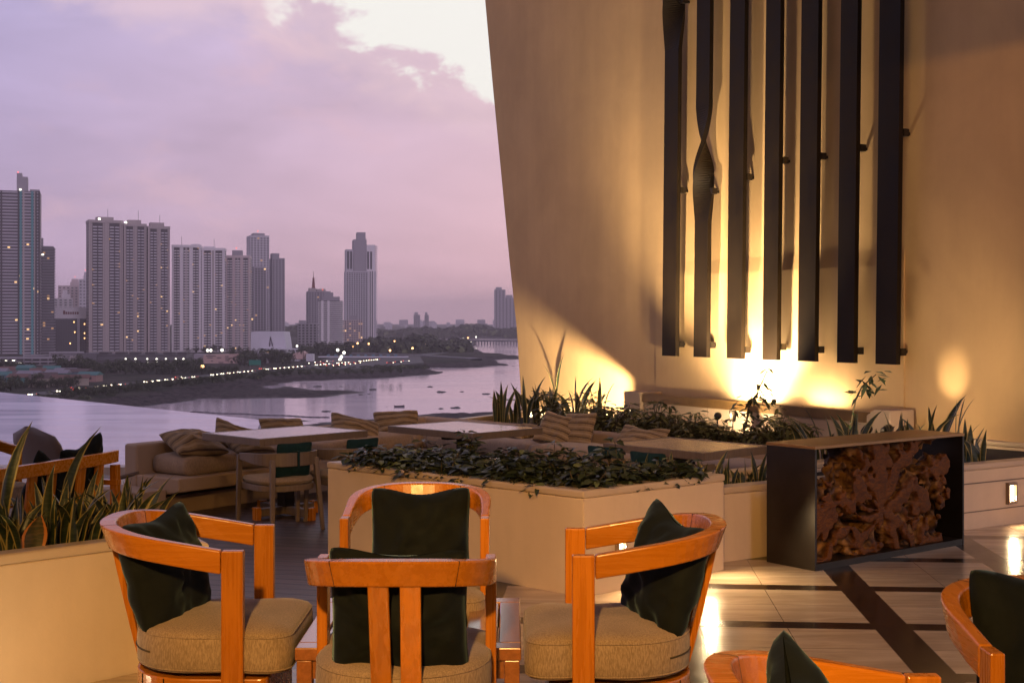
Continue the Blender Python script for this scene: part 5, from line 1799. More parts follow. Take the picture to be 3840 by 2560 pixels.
many(r, 'bright_window', [((rnd.uniform(-.05, .48) * w, -17.15, h * (int(rnd.uniform(2, 40)) + 1.0) / fl), (2.2, 0.3, 1.4)) for i in range(9)], LIT['warm'])
roofbits(r, w, h, 34, C_['tower_grey'], [(0.18, 0, 0.19, 0.5, 14), (0.13, 0, 0.09, 0.4, 17.5), (0.40, 0, 0.17, 0.5, 2.4)], red=(0.10, 19))
cube(r, 'roof_lamp', (0.15 * w, -9.5, h + 1.8), (1.6, 0.4, 1.2), LIT['white'])
# 2 darker neighbour
r, w, h = tower('skyscraper', 'dark narrow tower stuck to the side of the glass tower', 'tower', 88 * K, 124 * K, 567 * K, 1225, 26, 0, group=GT)
cube(r, 'body', (0, 0, h / 2), (w, 26, h), C_['tower_dark'])
many(r, 'floor_band', [((0.2, -0.2, h * (j + 0.5) / 38), (w + 1.6, 26.6, 0.45)) for j in range(38)], C_['tower_grey'])
put_windows(r, [facade_grid(r, w, h, 26.6, 4, 38, lit=0.05, seed=4)], 'window_mid')
roofbits(r, w, h, 26, C_['tower_grey'], [(-0.32, 0, 0.30, 0.6, 9), (0.0, 0, 0.9, 0.9, 1.2)], red=(-0.4, 13))
cube(r, 'roof_lamp', (-0.2 * w, -13.3, h * 0.93), (1.8, 0.5, 1.2), LIT['white'])

# 3-5 three tan condominium towers
def condo(label, u0, u1, vtop, D, rot, seed, wallm, lit=0.05, cols=(2, 6), floors=42, side='left', depth=26):
    r, w, h = tower('apartment_tower', label, 'tower', u0 * K, u1 * K, vtop * K, D, depth, rot, group=GT)
    cube(r, 'body', (0, 0, h / 2), (w, depth, h), C_[wallm])
    # paired balcony bays: dark panels stand in for recess shade, with a tan rib between
    bays = []
    n = cols[1] // 2
    for i in range(n):
        x = w * (-0.5 + (i + 0.5) / n)
        bays.append(((x, -depth / 2 - 0.05, h * 0.495), (w / n * 0.60, 0.3, h * 0.965)))
    many(r, 'recess', bays, C_['tower_recess'])
    sl = []
    for j in range(floors):
        for i in range(n):
            x = w * (-0.5 + (i + 0.5) / n)
            for q in (-1, 1):
                sl.append(((x + q * w / n * 0.155, -depth / 2 - 0.55, h * (0.02 + 0.95 * j / floors)), (w / n * 0.24, 1.1, 1.15)))
    many(r, 'balcony', sl, C_['tower_white' if wallm != 'tower_tan' else 'tower_pale'])
    gl = facade_grid(r, w, h, depth + 0.5, cols[1], floors, fw=0.30, fh=0.45, lit=lit, seed=seed, out=0.1)
    many(r, 'lit_window', gl[1], LIT['dim']); many(r, 'bright_window', gl[2][:5], LIT['warm'])
    put_windows(r, [facade_grid(r, w, h, depth, cols[0], floors, face=side, lit=0.01, seed=seed + 1)])
    cube(r, 'rib', (0, -depth / 2 - 0.3, h * 0.5), (w * 0.07, 0.8, h * 0.98), C_['tower_tan'])
    many(r, 'corner_rib', [((q * w * 0.485, -depth / 2 - 0.3, h * 0.5), (w * 0.05, 0.7, h)) for q in (-1, 1)], C_[wallm])
    cube(r, 'crown', (0, -0.2, h - 1.2), (w + 0.8, depth + 1.2, 2.6), C_[wallm])
    return r, w, h
r, w, h = condo('first of three tan towers in a row, with a mast on its roof', 203, 284, 505, 1232, R(7), 11, 'tower_tan', 0.05, (2, 4), 42, 'left', 24)
roofbits(r, w, h, 24, C_['tower_tan'], [(0.0, 0, 0.5, 0.5, 3.5)], mast=(0.1, 12)); cube(r, 'roof_lamp', (-0.2 * w, -12.5, h + 1), (2, 0.6, 1.6), LIT['white'])
r, w, h = condo('middle of three tan towers in a row', 283, 338, 513, 1240, R(6), 12, 'tower_tan', 0.05, (2, 4), 42, 'left', 24)
roofbits(r, w, h, 24, C_['tower_tan'], [(0.0, 0, 0.6, 0.5, 4)], mast=(0.2, 14)); cube(r, 'roof_lamp', (-0.42 * w, -12.5, h + 1), (2, 0.6, 1.6), LIT['white'])
r, w, h = condo('last of three tan towers in a row, beside the white slab', 338, 392, 519, 1246, R(6), 13, 'tower_tan', 0.05, (2, 4), 42, 'left', 24)
roofbits(r, w, h, 24, C_['tower_tan'], [(-0.05, 0, 0.65, 0.5, 4)], mast=(0.1, 12))
# 6-8 white condominium slabs
r, w, h = condo('first white condominium slab next to the three tan towers', 394, 462, 562, 1270, R(-5), 14, 'tower_white', 0.06, (2, 6), 38, 'right', 22)
roofbits(r, w, h, 22, C_['tower_white'], [(0.3, 0, 0.3, 0.4, 1.5)], mast=(-0.2, 9))
r, w, h = condo('second white condominium slab joined to the first', 462, 517, 569, 1276, R(-5), 15, 'tower_white', 0.06, (2, 4), 38, 'right', 22)
roofbits(r, w, h, 22, C_['tower_white'], [(-0.2, 0, 0.5, 0.4, 2.0)], mast=(0.0, 10))
r, w, h = condo('rosy white condominium slab with a small roof box', 517, 575, 586, 1300, R(-6), 16, 'tower_rose', 0.06, (2, 6), 36, 'right', 20)
roofbits(r, w, h, 20, C_['tower_grey'], [(-0.05, 0, 0.42, 0.5, 5.5)], red=(-0.1, 8))
# 9 stepped grey towers
r, w, h = tower('apartment_tower', 'slim grey tower behind the white sign building, with a red roof light', 'tower', 571 * K, 623 * K, 540 * K, 1520, 28, R(10), group=GT)
cube(r, 'body', (0, 0, h / 2), (w, 28, h), C_['tower_pale'])
put_windows(r, [facade_grid(r, w, h, 28, 6, 44, lit=0.02, seed=21, fw=.6), facade_grid(r, w, h, 28, 2, 44, face='left', lit=0.0, seed=22)], 'window_mid')
cube(r, 'front_bay', (-0.05 * w, -15.5, h * 0.36), (w * 0.62, 5, h * 0.72), C_['tower_grey'])
put_windows(r, [facade_grid(r, w * 0.62, h * 0.72, 36.2, 4, 32, lit=0.03, seed=23, fw=.62)])
roofbits(r, w, h, 28, C_['tower_grey'], [(0, 0, 0.6, 0.6, 3)], red=(0, 6))
r, w, h = tower('apartment_tower', 'lower grey wing tower beside the slim grey tower', 'tower', 621 * K, 658 * K, 592 * K, 1540, 30, R(8), group=GT)
cube(r, 'body', (0, 0, h / 2), (w, 30, h), C_['tower_grey'])
put_windows(r, [facade_grid(r, w, h, 30, 4, 38, lit=0.01, seed=24, fw=.45)], 'window_mid')
roofbits(r, w, h, 30, C_['tower_grey'], [(-0.15, 0, 0.55, 0.6, 6)])
# 10 tower with the red mast, stepped
r, w, h = tower('apartment_tower', 'stepped tower with a dark red lattice mast', 'tower', 706 * K, 762 * K, 668 * K, 1560, 30, R(6), group=GT)
cube(r, 'body', (0, 0, h / 2), (w, 30, h), C_['tower_grey'])
put_windows(r, [facade_grid(r, w, h, 30, 8, 26, lit=0.02, seed=31, fw=.6)], 'window_mid')
roofbits(r, w, h, 30, C_['tower_tan'], [(-0.28, 0, 0.3, 0.5, 4), (0.1, 0, 0.4, 0.5, 3)])
cm('mast_red', (0.16, 0.03, 0.03))
b = MB()
b.tube([(-0.22 * w, 0, h), (-0.22 * w, 0, h + 17)], [3.0, 1.4], 4, smooth=False); b.tube([(-0.22 * w, 0, h + 17), (-0.22 * w, 0, h + 25)], [0.5, 0.25], 4); b.build('mast', C_['mast_red'], r)
# 11 rounded tower with white balcony bands
r, w, h = tower('apartment_tower', 'rounded tower wrapped in white balcony bands', 'tower', 733 * K, 787 * K, 690 * K, 1360, 26, 0, group=GT)
rr = w * 0.32
def rounded(wd, dp, n=8):
    pts = [(-wd / 2, dp / 2), (-wd / 2, -dp / 2)]
    pts += [(wd / 2 - rr + rr * math.sin(a), -dp / 2 + rr - rr * math.cos(a)) for a in [math.pi / 2 * k / n for k in range(n + 1)]]
    return pts + [(wd / 2, dp / 2)]
b = MB(); b.prism(rounded(w, 26), 0, h); b.build('body', C_['tower_recess'], r)
for j in range(25):
    b = MB(); b.prism(rounded(w + 2.0, 28), h * j / 25, h * j / 25 + h / 25 * 0.48); b.build('balcony_band', C_['tower_white'], r)
many(r, 'pier', [((x * w, -13.6, h / 2), (w * 0.10, 2.0, h)) for x in (-0.36, -0.10)], C_['tower_white'])
roofbits(r, w, h, 26, C_['tower_grey'], [(0, 0, 0.75, 0.5, 4.5), (-0.1, 0, 0.4, 0.4, 9)], red=(-0.35, 12))
# 12, 13 low neighbours
r, w, h = tower('apartment_block', 'low pale block in front of the stepped tower', 'building', 684 * K, 736 * K, 742 * K, 1420, 22, 0)
cube(r, 'body', (0, 0, h / 2), (w, 22, h), C_['tower_pale']); put_windows(r, [facade_grid(r, w, h, 22, 6, 9, lit=0.0, seed=41)], 'window_mid')
roofbits(r, w, h, 22, C_['tower_pale'], [(-0.3, 0, 0.3, 0.6, 3.5)])
r, w, h = tower('apartment_block', 'block with rows of lit balconies at the foot of the lone tower', 'building', 786 * K, 833 * K, 734 * K, 1450, 24, 0)
cube(r, 'body', (0, 0, h / 2), (w, 24, h), C_['tower_rose']); put_windows(r, [facade_grid(r, w, h, 24, 9, 12, lit=0.12, seed=42)])
roofbits(r, w, h, 24, C_['tower_grey'], [(0.05, 0, 0.35, 0.6, 5)])
# 14 the lone stepped tower
r, w, h = tower('skyscraper', 'lone stepped tower with jutting balconies, standing right of all the others', 'tower', 792 * K, 866 * K, 622 * K, 1820, 34, R(5), group=GT)
r['label'] = 'lone stepped tower with jutting balconies, nearest to the far wooded shore'
cube(r, 'body', (0, 0, h / 2), (w, 34, h), C_['tower_pale'])
put_windows(r, [facade_grid(r, w, h, 34, 9, 36, lit=0.0, seed=51, fw=.62, x0=-0.48, x1=0.22)])
h2 = zat(572 * K, 1820) - ZL; h3 = zat(549 * K, 1820) - ZL; h4 = zat(532 * K, 1820) - ZL
cube(r, 'upper_wing', (-0.36 * w, 0, (h + h2) / 2), (0.24 * w, 30, h2 - h), C_['tower_pale']); cube(r, 'upper_wing', (0.32 * w, 0, (h + zat(561 * K, 1820) - ZL) / 2), (0.32 * w, 30, zat(561 * K, 1820) - ZL - h), C_['tower_white'])
cube(r, 'core', (-0.02 * w, -0.5, (h + h3) / 2), (0.42 * w, 32, h3 - h), C_['tower_grey']); cube(r, 'core', (0.03 * w, 0, (h4 + h3) / 2), (0.28 * w, 20, h4 - h3), C_['tower_grey'])
many(r, 'stripe_pier', [((x * w, -17.4, h / 2), (0.035 * w, 1.2, h)) for x in (0.27, 0.34, 0.41)], C_['tower_white'])
many(r, 'window_strip', [((x * w, -17.1, h / 2), (0.03 * w, 0.6, h)) for x in (0.305, 0.375)], C_['tower_recess'])
many(r, 'balcony', [((0.52 * w, -8, (h2 + 6) * (j + 0.5) / 48), (0.06 * w, 18, 0.9)) for j in range(48)], C_['tower_white'])
b_it = []
for j in range(14):
    for x in (-0.42, -0.32, 0.24, 0.34): b_it.append(((x * w, -15.1, h + 4 + (h2 - h - 6) * j / 14), (0.06 * w, 0.4, 1.7)))
many(r, 'window', b_it, C_['window_dark'])
# mid-rise group between the dark towers and the tan towers
r, w, h = tower('office_block', 'dark striped office block with a broad white header carrying a small dark sign', 'building', 122 * K, 204 * K, 705 * K, 1260, 30, 0)
cube(r, 'body', (0, 0, (h - 11) / 2), (w, 30, h - 11), C_['tower_dark'])
cube(r, 'header', (0, 0, h - 5.5), (w + 1.2, 31.2, 11), C_['tower_white'])
many(r, 'mullion', [((w * (-0.47 + 0.94 * k / 21), -15.2, (h - 12) / 2), (0.45, 0.5, h - 13)) for k in range(22)], C_['tower_recess'])
cube(r, 'pier', (0.20 * w, -15.4, (h - 11) / 2), (2.6, 1.2, h - 11), C_['tower_pale'])
b = MB()
for k, (ww, hh) in enumerate([(2.0, 3.6), (1.6, 2.4), (1.6, 2.4), (1.5, 2.4), (1.6, 2.4), (1.4, 2.4), (1.7, 2.4)]):
    b.box((-0.18 * w + k * 2.1, -15.7, h - 5.6 + (hh - 2.4) / 2), (ww, 0.3, hh))
b.build('sign_lettering', C_['mast_red'], r)
many(r, 'lit_window', [((x * w, -15.5, z), (0.8, 0.3, 1.2)) for x, z in ((0.36, 14), (0.36, 19), (0.36, 28), (0.1, 20), (-0.02, 9), (0.08, 30))], LIT['orange'])
for (lab, a0, a1, tp, D, mm, colr) in (('far rosy mid-rise with a stepped top behind the white-header block', 135, 197, 655, 1700, 'tower_rose', 7), ('bluish white low-rise just above the white-header block', 124, 166, 684, 1420, 'tower_white', 4),
                                     ('pale narrow mid-rise squeezed beside the first tan tower', 182, 205, 640, 1650, 'tower_pale', 3)):
    r, w, h = tower('office_block', lab, 'building', a0 * K, a1 * K, tp * K, D, 24, 0)
    cube(r, 'body', (0, 0, h / 2), (w, 24, h), C_[mm]); put_windows(r, [facade_grid(r, w, h, 24, colr, 20, lit=0.0, seed=a0, fw=.5, fh=.4)], 'window_mid')
    roofbits(r, w, h, 24, C_[mm], [(0.15, 0, 0.45, 0.6, 5), (0.1, 0, 0.25, 0.4, 9)], red=(0.1, 12) if a0 != 124 else None)
# far towers fading into the evening air
GF = 'far faded towers across the bay'
for (lab, a0, a1, tp, D) in (('tallest far faded tower beside the wall edge', 1135, 1161, 664, 4300), ('far faded tower half hidden by the wall edge', 1158, 1186, 682, 4300), ('wider of the two small far towers on the horizon', 950, 965, 722, 4000), ('thinner of the two small far towers on the horizon', 975, 985, 722, 4000)):
    r, w, h = tower('far_tower', lab, 'tower', a0 * K, a1 * K, tp * K, D, 40, 0, group=GF)
    cube(r, 'body', (0, 0, h / 2), (w, 40, h), C_['tower_grey']); cube(r, 'roof_block', (-0.1 * w, 0, h + 4), (w * 0.55, 24, 8), C_['tower_grey'])
    many(r, 'window_strip', [((x * w, -20.2, h / 2), (w * 0.10, 0.8, h * 0.96)) for x in (-0.3, 0.0, 0.3)], C_['tower_recess'])
rnd = random.Random(8)
for i in range(46):
    uu = rnd.uniform(280, 516); D = rnd.uniform(4200, 6500)
    r, w, h = tower('distant_block', f'{ORD[i % 40]} faded low block on the horizon', 'building', uu, uu + rnd.uniform(2, 9), rnd.uniform(319, 324.5), D, 40, 0)
    r['label'] = 'faded low block on the hazy horizon across the bay'; r['group'] = 'faded low blocks on the horizon'
    cube(r, 'body', (0, 0, h / 2), (w, 40, h), C_['tower_pale' if i % 3 else 'tower_grey'])

# the white building with the slender A, and its neighbours by the road
def prism_xz(parent, name, pts, depth, m, y=0.0):
    b = MB(); b.prism([tuple(p) for p in pts], -y - depth, -y, M=UP); return b.build(name, m, parent)
D = 1120
ab = thing('sign_building', 'white tapering building with a slender dark letter A on its face', 'building', (xat(268, D), D, ZL))
X = lambda u: xat(u, D) - xat(268, D)
Zz = lambda v: zat(v, D) - ZL
prism_xz(ab, 'body', [(X(250.5), 0), (X(286.5), 0), (X(286.3), Zz(347)), (X(283.8), Zz(331.3)), (X(251), Zz(331.3))], 30, C_['white_roof'])
b = MB()
ax, az_, lx, rx, bz, tw_ = X(270.5), Zz(336.2), X(269.6), X(272.7), Zz(346), 0.55
for (x0, x1) in ((lx, ax), (rx, ax)): b.add([(x0 - tw_, -0.3, bz), (x0 + tw_, -0.3, bz), (x1 + tw_ * .6, -0.3, az_), (x1 - tw_ * .6, -0.3, az_)], [(0, 1, 2, 3)])
b.add([(X(268.4), -0.35, Zz(343.3)), (X(273.9), -0.35, Zz(343.3)), (X(273.9), -0.35, Zz(342.9)), (X(268.4), -0.35, Zz(342.9))], [(0, 1, 2, 3)])
b.build('letter', C_['tower_dark'], ab)
cube(ab, 'canopy', (X(280), -6, Zz(348.4)), (X(298.5) - X(261.6), 12, 0.9), C_['white_roof'])
for u in (263, 269, 275, 281, 287, 293, 297):
    b = MB(); b.tube([(X(u), -11.5, Zz(348.7)), (X(u + 1.5), -11.0, Zz(353))], 0.5, 4); b.build('strut', C_['white_roof'], ab)
cube(ab, 'wall', (X(279), -5, Zz(353) / 2), (X(297) - X(262), 8, Zz(353)), C_['tower_dark'])
D = 985
pk = thing('pink_pavilion', 'pink floodlit wedge-roofed pavilion with a white canopy by the road', 'building', (xat(290, D), D, ZL))
X = lambda u: xat(u, D) - xat(290, D)
Zz = lambda v: zat(v, D) - ZL
prism_xz(pk, 'wall', [(X(275), Zz(359.2)), (X(303.5), Zz(358.6)), (X(305.5), Zz(352.5)), (X(302), Zz(350.8)), (X(296), Zz(352.2))], 14, C_['pink_wall'])
prism_xz(pk, 'glowing_panel', [(X(294), Zz(358.4)), (X(301), Zz(358.2)), (X(301.5), Zz(354.5)), (X(295), Zz(355.5))], 0.2, LIT['pink'], 0.15)  # glowing patch stands in for pink floodlight on the wall
cube(pk, 'canopy', (X(289), -5, Zz(359.8)), (X(300) - X(277), 10, 0.6), C_['white_roof'])
for u in (280, 286, 292, 298): cube(pk, 'post', (X(u), -8, Zz(359.9) / 2), (0.5, 0.5, Zz(359.9)), C_['steel'])
cube(pk, 'side_block', (X(310), 2, Zz(353.5) / 2), (X(313.5) - X(307), 10, Zz(353.5)), C_['white_roof'])
# long grey podium with rows of lamps
D = 960
pod = thing('parking_podium', 'long grey parking podium with rows of small white lamps', 'building', (xat(137, D), D, ZL))
X = lambda u: xat(u, D) - xat(137, D)
Zz = lambda v: zat(v, D) - ZL
cube(pod, 'wall', (X(139), 10, Zz(353.6) / 2), (X(192.5) - X(98), 20, Zz(353.6)), C_['podium'])
cube(pod, 'end_block', (X(90), 8, Zz(352.6) / 2), (X(97.6) - X(82.5), 22, Zz(352.6)), C_['podium'])
many(pod, 'parapet', [((X(139), -0.2, Zz(v)), (X(192) - X(99), 0.4, 0.7)) for v in (355.2, 360.2, 363.6, 366.6)], C_['tower_recess'])
many(pod, 'wall_lamp', [((X(u + du), -0.6, Zz(v)), (1.0, 0.4, 0.75)) for v, du in ((358.4, 0), (361.9, 0.4), (365.2, 0.2)) for u in (125.9, 135.7, 147.4, 156.8, 166.1, 175.9, 183.7)], LIT['white'])
many(pod, 'roof_garden_wall', [((X(u), 4, Zz(352.9)), (7, 8, 1.8)) for u in (104, 120, 134, 150, 168, 182)], C_['tower_recess'])
D = 930
pk2 = thing('rosy_annex', 'pink-lit concrete annex with dark slot windows at the bend of the road', 'building', (xat(216, D), D, ZL))
X = lambda u: xat(u, D) - xat(216, D)
Zz = lambda v: zat(v, D) - ZL
prism_xz(pk2, 'wall', [(X(203), 0), (X(239), 0), (X(239), Zz(353.2)), (X(203.5), Zz(354.6))], 16, C_['pink_wall'])
prism_xz(pk2, 'side_wall', [(X(192.6), 0), (X(202.8), 0), (X(203.3), Zz(354.2)), (X(192.6), Zz(353.6))], 12, C_['tower_grey'], 3.0)
prism_xz(pk2, 'rear_wall', [(X(239.2), 0), (X(265), 0), (X(265), Zz(352.4)), (X(239.2), Zz(353.4))], 12, C_['podium_pale'], 2.0)
many(pk2, 'slot_window', [((X(u), -0.1, Zz(v)), (wd_, 0.3, 0.6)) for u, v, wd_ in ((211, 355.4, 7), (210, 357.2, 4), (219, 357.4, 3), (227, 356, 2.6), (227, 358, 2.6), (227, 360, 2.6), (234, 357, 1.2), (234, 359.5, 1.2), (221, 362, 3.5), (212, 360.5, 1.4), (232, 362, 1.5))], C_['tower_dark'])
# open car park decks at the frame edge and the old blocks beside them
D = 900
cp = thing('car_park', 'open-sided car park with pale slabs and lamps below the glass tower', 'building', (xat(20, D), D, ZL))
X = lambda u: xat(u, D) - xat(20, D)
Zz = lambda v: zat(v, D) - ZL
cube(cp, 'back_wall', (X(15), 16, Zz(357.5) / 2), (X(56) - X(-26), 14, Zz(357.5)), C_['tower_dark'])
many(cp, 'deck_slab', [((X(13), 4, Zz(v)), (X(54) - X(-26), 16, 1.1)) for v in (357.6, 361.0, 364.6, 368.4)], C_['podium_pale'])
many(cp, 'column', [((X(u), -3.6, Zz(358) / 2), (0.7, 0.7, Zz(358))) for u in range(-22, 56, 8)], C_['podium_pale'])
many(cp, 'deck_lamp', [((X(u), -2.6, Zz(v)), (1.9, 0.5, 1.0)) for u, v in ((7.1, 360.4), (15.1, 360.2), (21.4, 361.9), (7.2, 366.9), (15.5, 364.1), (7, 363.4), (21, 366.8))], LIT['white'])
for (lab, a0, a1, tp, D, mm) in (('old terraced block with stepped balconies beside the car park', 50, 83, 351.5, 985, 'podium_pale'), ('low dark block behind the car park roof', 24, 52, 354.5, 990, 'tower_grey'), ('lit yellowish block corner beside the long podium', 70, 82, 356, 955, 'tower_tan')):
    r, w, h = tower('old_block', lab, 'building', a0, a1, tp, D, 14, 0)
    cube(r, 'body', (0, 0, h / 2), (w, 14, h), C_[mm]); many(r, 'window_strip', [((0, -7.1, h * (0.2 + 0.2 * j)), (w * 0.9, 0.3, h * 0.085)) for j in range(4)], C_['tower_dark'])

# little houses by the road
rnd = random.Random(17)
HC = [cm('house_blue', (0.10, 0.17, 0.22)), cm('house_pink', (0.30, 0.17, 0.16)), cm('house_grey', (0.17, 0.15, 0.17)), cm('house_teal', (0.06, 0.17, 0.16)), cm('house_cream', (0.33, 0.27, 0.23))]
RC = [cm('roof_rust', (0.13, 0.06, 0.05)), cm('roof_zinc', (0.20, 0.18, 0.22)), cm('roof_teal', (0.05, 0.15, 0.15)), cm('roof_brown', (0.08, 0.05, 0.05))]
cn = ['blue', 'pink', 'grey', 'teal', 'cream']; rn = ['rust', 'zinc', 'teal', 'brown']
hs = [(-2, 377), (8, 374.5), (16, 379.5), (26, 375.5), (30, 382), (38, 378), (48, 384.5), (52, 376.5), (58, 381), (70, 385), (78, 380), (90, 381), (66, 377), (20, 385), (40, 386.5), (2, 383.5)]
for i, (u, v) in enumerate(hs):
    p = onz(u, v, ZL)
    a, c = i % 5, (i * 3 + 1) % 4
    big = 1.6 if u in (78, 70) else 1.0
    r = thing('small_house', f'small {cn[a]} house with a {rn[c]} roof, {ORD[i]} in the shanty row', 'house', p, rnd.uniform(-.5, .5), 'small houses by the coast road')
    w_, d_, h_ = rnd.uniform(7, 11) * big, rnd.uniform(6, 8), rnd.uniform(3.0, 4.6)
    cube(r, 'wall', (0, 0, h_ / 2), (w_, d_, h_), HC[a])
    b = MB(); b.prism([(-d_ / 2 - .5, h_), (d_ / 2 + .5, h_), (0, h_ + 1.7)], -w_ / 2 - .5, w_ / 2 + .5)
    b.v = [(z, x, y) for x, y, z in b.v]; b.build('roof', RC[c], r)
    for x in (-0.25, 0.2): cube(r, 'window', (x * w_, -d_ / 2, h_ * 0.55), (1.2, 0.16, 1.2), C_['window_dark'])
    cube(r, 'door', (0.0, -d_ / 2, 1.05), (1.0, 0.18, 2.1), C_['roof_brown'])

# ---- road, toll plaza, viaduct and bridge
road_px = [(-60, 408), (34, 394.8), (100, 387.3), (168, 380.4), (215, 375.2), (267, 369.8), (308, 366.2), (350, 362.5), (400, 357.6), (440, 352.2), (457, 348.9), (466, 343.6), (471, 340.4)]
rp = [onz(u, v, ZL + 0.25) for u, v in road_px]
def ribbon(pts, wid, z):
    P, Fs = [], []
    for i, p in enumerate(pts):
        t = (pts[min(i + 1, len(pts) - 1)] - pts[max(i - 1, 0)]); t.z = 0; t.normalize()
        nrm = Vector((-t.y, t.x, 0))
        P += [p + nrm * wid / 2 + Vector((0, 0, z)), p - nrm * wid / 2 + Vector((0, 0, z)), p - nrm * (wid / 2 + .6) + Vector((0, 0, -1.8)), p + nrm * (wid / 2 + .6) + Vector((0, 0, -1.8))]
    for i in range(len(pts) - 1):
        a = i * 4
        for k in range(4):
            Fs.append((a + k, a + (k + 1) % 4, a + 4 + (k + 1) % 4, a + 4 + k))
    b = MB(); b.add(P, Fs); return b
structure(ribbon(rp, 15, 0.3).build('road', C_['asphalt']))
b = MB(); b.prism([tuple(onz(u, v, ZL).xy) for u, v in ((300, 369), (360, 368.5), (424, 362.5), (420, 356.5), (330, 357.5))], ZL - 1, ZL + 0.42)
structure(b.build('toll_plaza_pavement', C_['asphalt']))
D = 1065
tp_ = thing('toll_canopy', 'long thin white toll canopy on many posts', 'canopy', (xat(364, D), D, ZL))
X = lambda u: xat(u, D) - xat(364, D)
zt_ = zat(356.4, D) - ZL
b = MB(); b.sweep([[(x, y, z) for y, z in ((-6, zt_ - 0.4), (6, zt_ - 0.4), (6, zt_ + 0.4), (-6, zt_ + 0.4))] for x in (X(319), X(408))]); b.build('canopy_roof', C_['white_roof'], tp_)
for k in range(14): cube(tp_, 'post', (X(322 + 6.3 * k), 0, zt_ / 2), (0.8, 1.4, zt_ - 0.8), C_['podium'])
for k in range(10): cube(tp_, 'booth', (X(328 + 7.5 * k), 2, 1.7), (2.2, 3.0, 2.6), C_['house_blue'])
D = 1150
vi = thing('viaduct', 'long low concrete viaduct crossing behind the toll plaza', 'bridge', (xat(420, D), D, ZL))
pts = [Vector((xat(u, d), d, zat(v, d))) for u, v, d in ((322, 352.2, 1200), (380, 352.8, 1180), (425, 354.6, 1120), (470, 357.4, 1050), (476, 358.2, 1040))]
bb = ribbon(pts, 10, 0.0); bb.v = [tuple(Vector(p) - vi.location) for p in bb.v]; bb.build('deck', C_['podium'], vi)
for u, v, d in ((395, 353, 1165), (413, 354, 1140), (428, 355, 1115), (440, 355.6, 1098), (452, 356.3, 1078), (464, 357, 1060)):
    p = Vector((xat(u, d), d, 0)) - vi.location
    hh = zat(v, d) - ZS - 1.0
    cube(vi, 'pier', (p.x, p.y, ZS - ZL + hh / 2), (2.2, 6, hh), C_['podium'])
br = thing('long_bridge', 'long low bridge on many piers crossing the bay mouth', 'bridge', (xat(500, 1850), 1850, ZS))
pts = [rp[-1] + Vector((0, 0, 0.5)), Vector((xat(475, 1880), 1880, zat(339.6, 1880))), Vector((xat(500, 1880), 1880, zat(339.9, 1880))), Vector((xat(560, 1860), 1860, zat(340.4, 1860)))]
bb = ribbon(pts, 12, 0.0); bb.v = [tuple(Vector(p) - br.location) for p in bb.v]; bb.build('deck', C_['podium'], br)
for k in range(30):
    u = 473 + k * 2.9; d = 1878 - k * 0.4
    p = Vector((xat(u, d), d, 0)) - br.location
    cube(br, 'pier', (p.x, p.y, 3.0), (1.6, 5, 6.6), C_['podium'])

def road_at(s):
    L = [(rp[i + 1] - rp[i]).length for i in range(len(rp) - 1)]
    for i, l in enumerate(L):
        if s <= l: 
            t = rp[i + 1] - rp[i]
            return rp[i] + t * (s / l), math.atan2(t.y, t.x)
        s -= l
    t = rp[-1] - rp[-2]
    return rp[-1], math.atan2(t.y, t.x)
CARC = [cm('car_white', (0.5, 0.5, 0.5), 0.3), cm('car_grey', (0.14, 0.14, 0.15), 0.3), cm('car_red', (0.25, 0.02, 0.02), 0.3), cm('car_dark', (0.02, 0.02, 0.025), 0.3)]
cnames = ['white', 'grey', 'red', 'dark']
CARM = {}
for ci in range(4):
    b = MB(); b.mat = 0
    b.sweep([[(x, y, z) for y, z in ((-w_, 0.3), (w_, 0.3), (w_, h_), (-w_, h_))] for x, w_, h_ in ((-2.2, .80, .80), (-1.9, .88, .95), (0, .90, .98), (1.6, .88, .90), (2.2, .78, .70))])
    b.mat = 1
    b.sweep([[(x, y, z) for y, z in ((-w_, 0.9), (w_, 0.9), (w_ * .9, h_), (-w_ * .9, h_))] for x, w_, h_ in ((-1.7, .80, .95), (-1.1, .82, 1.45), (0.4, .82, 1.45), (1.2, .80, .95))])
    b.mat = 2
    for x in (-1.35, 1.35):
        for y in (-.85, .85): b.tube([(x, y - .08, .32), (x, y + .08, .32)], 0.33, 10)
    o = b.build('car', [CARC[ci], C_['window_dark'], C_['tower_dark']]); CARM[ci] = o.data; bpy.data.objects.remove(o)
def car(label, p, rz, ci, front):
    o = bpy.data.objects.new('car', CARM[ci]); COL.objects.link(o)
    o.location = p; o.rotation_euler = (0, 0, rz)
    tag(o, label, 'car', 'cars on the coast road with lamps on')
    for y in (-.6, .6):
        cube(o, 'headlight', (2.2, y, 0.70), (0.22, 0.5, 0.34), LIT['head'])
        cube(o, 'tail_light', (-2.2, y, 0.78), (0.2, 0.42, 0.24), LIT['tail'])
    return o
rnd = random.Random(23)
tot = sum((rp[i + 1] - rp[i]).length for i in range(len(rp) - 1))
s = 70; k = 0
while s < 560 and k < 64:
    p, a = road_at(s)
    nrm = Vector((-math.sin(a), math.cos(a), 0))
    # traffic coming towards us on the seaward side, away on the town side
    back_ = k % 12 == 5
    car(f'{cnames[k % 4]} car with lamps on, {ORD[k % 40]} along the coast road from the pool', p + nrm * (3.4 if back_ else -3.4) + Vector((0, 0, 0.32)), a if back_ else a + math.pi, k % 4, not back_)
    s += rnd.choice((6.0, 6.5, 7, 9)) if (k % 9) else 26; k += 1
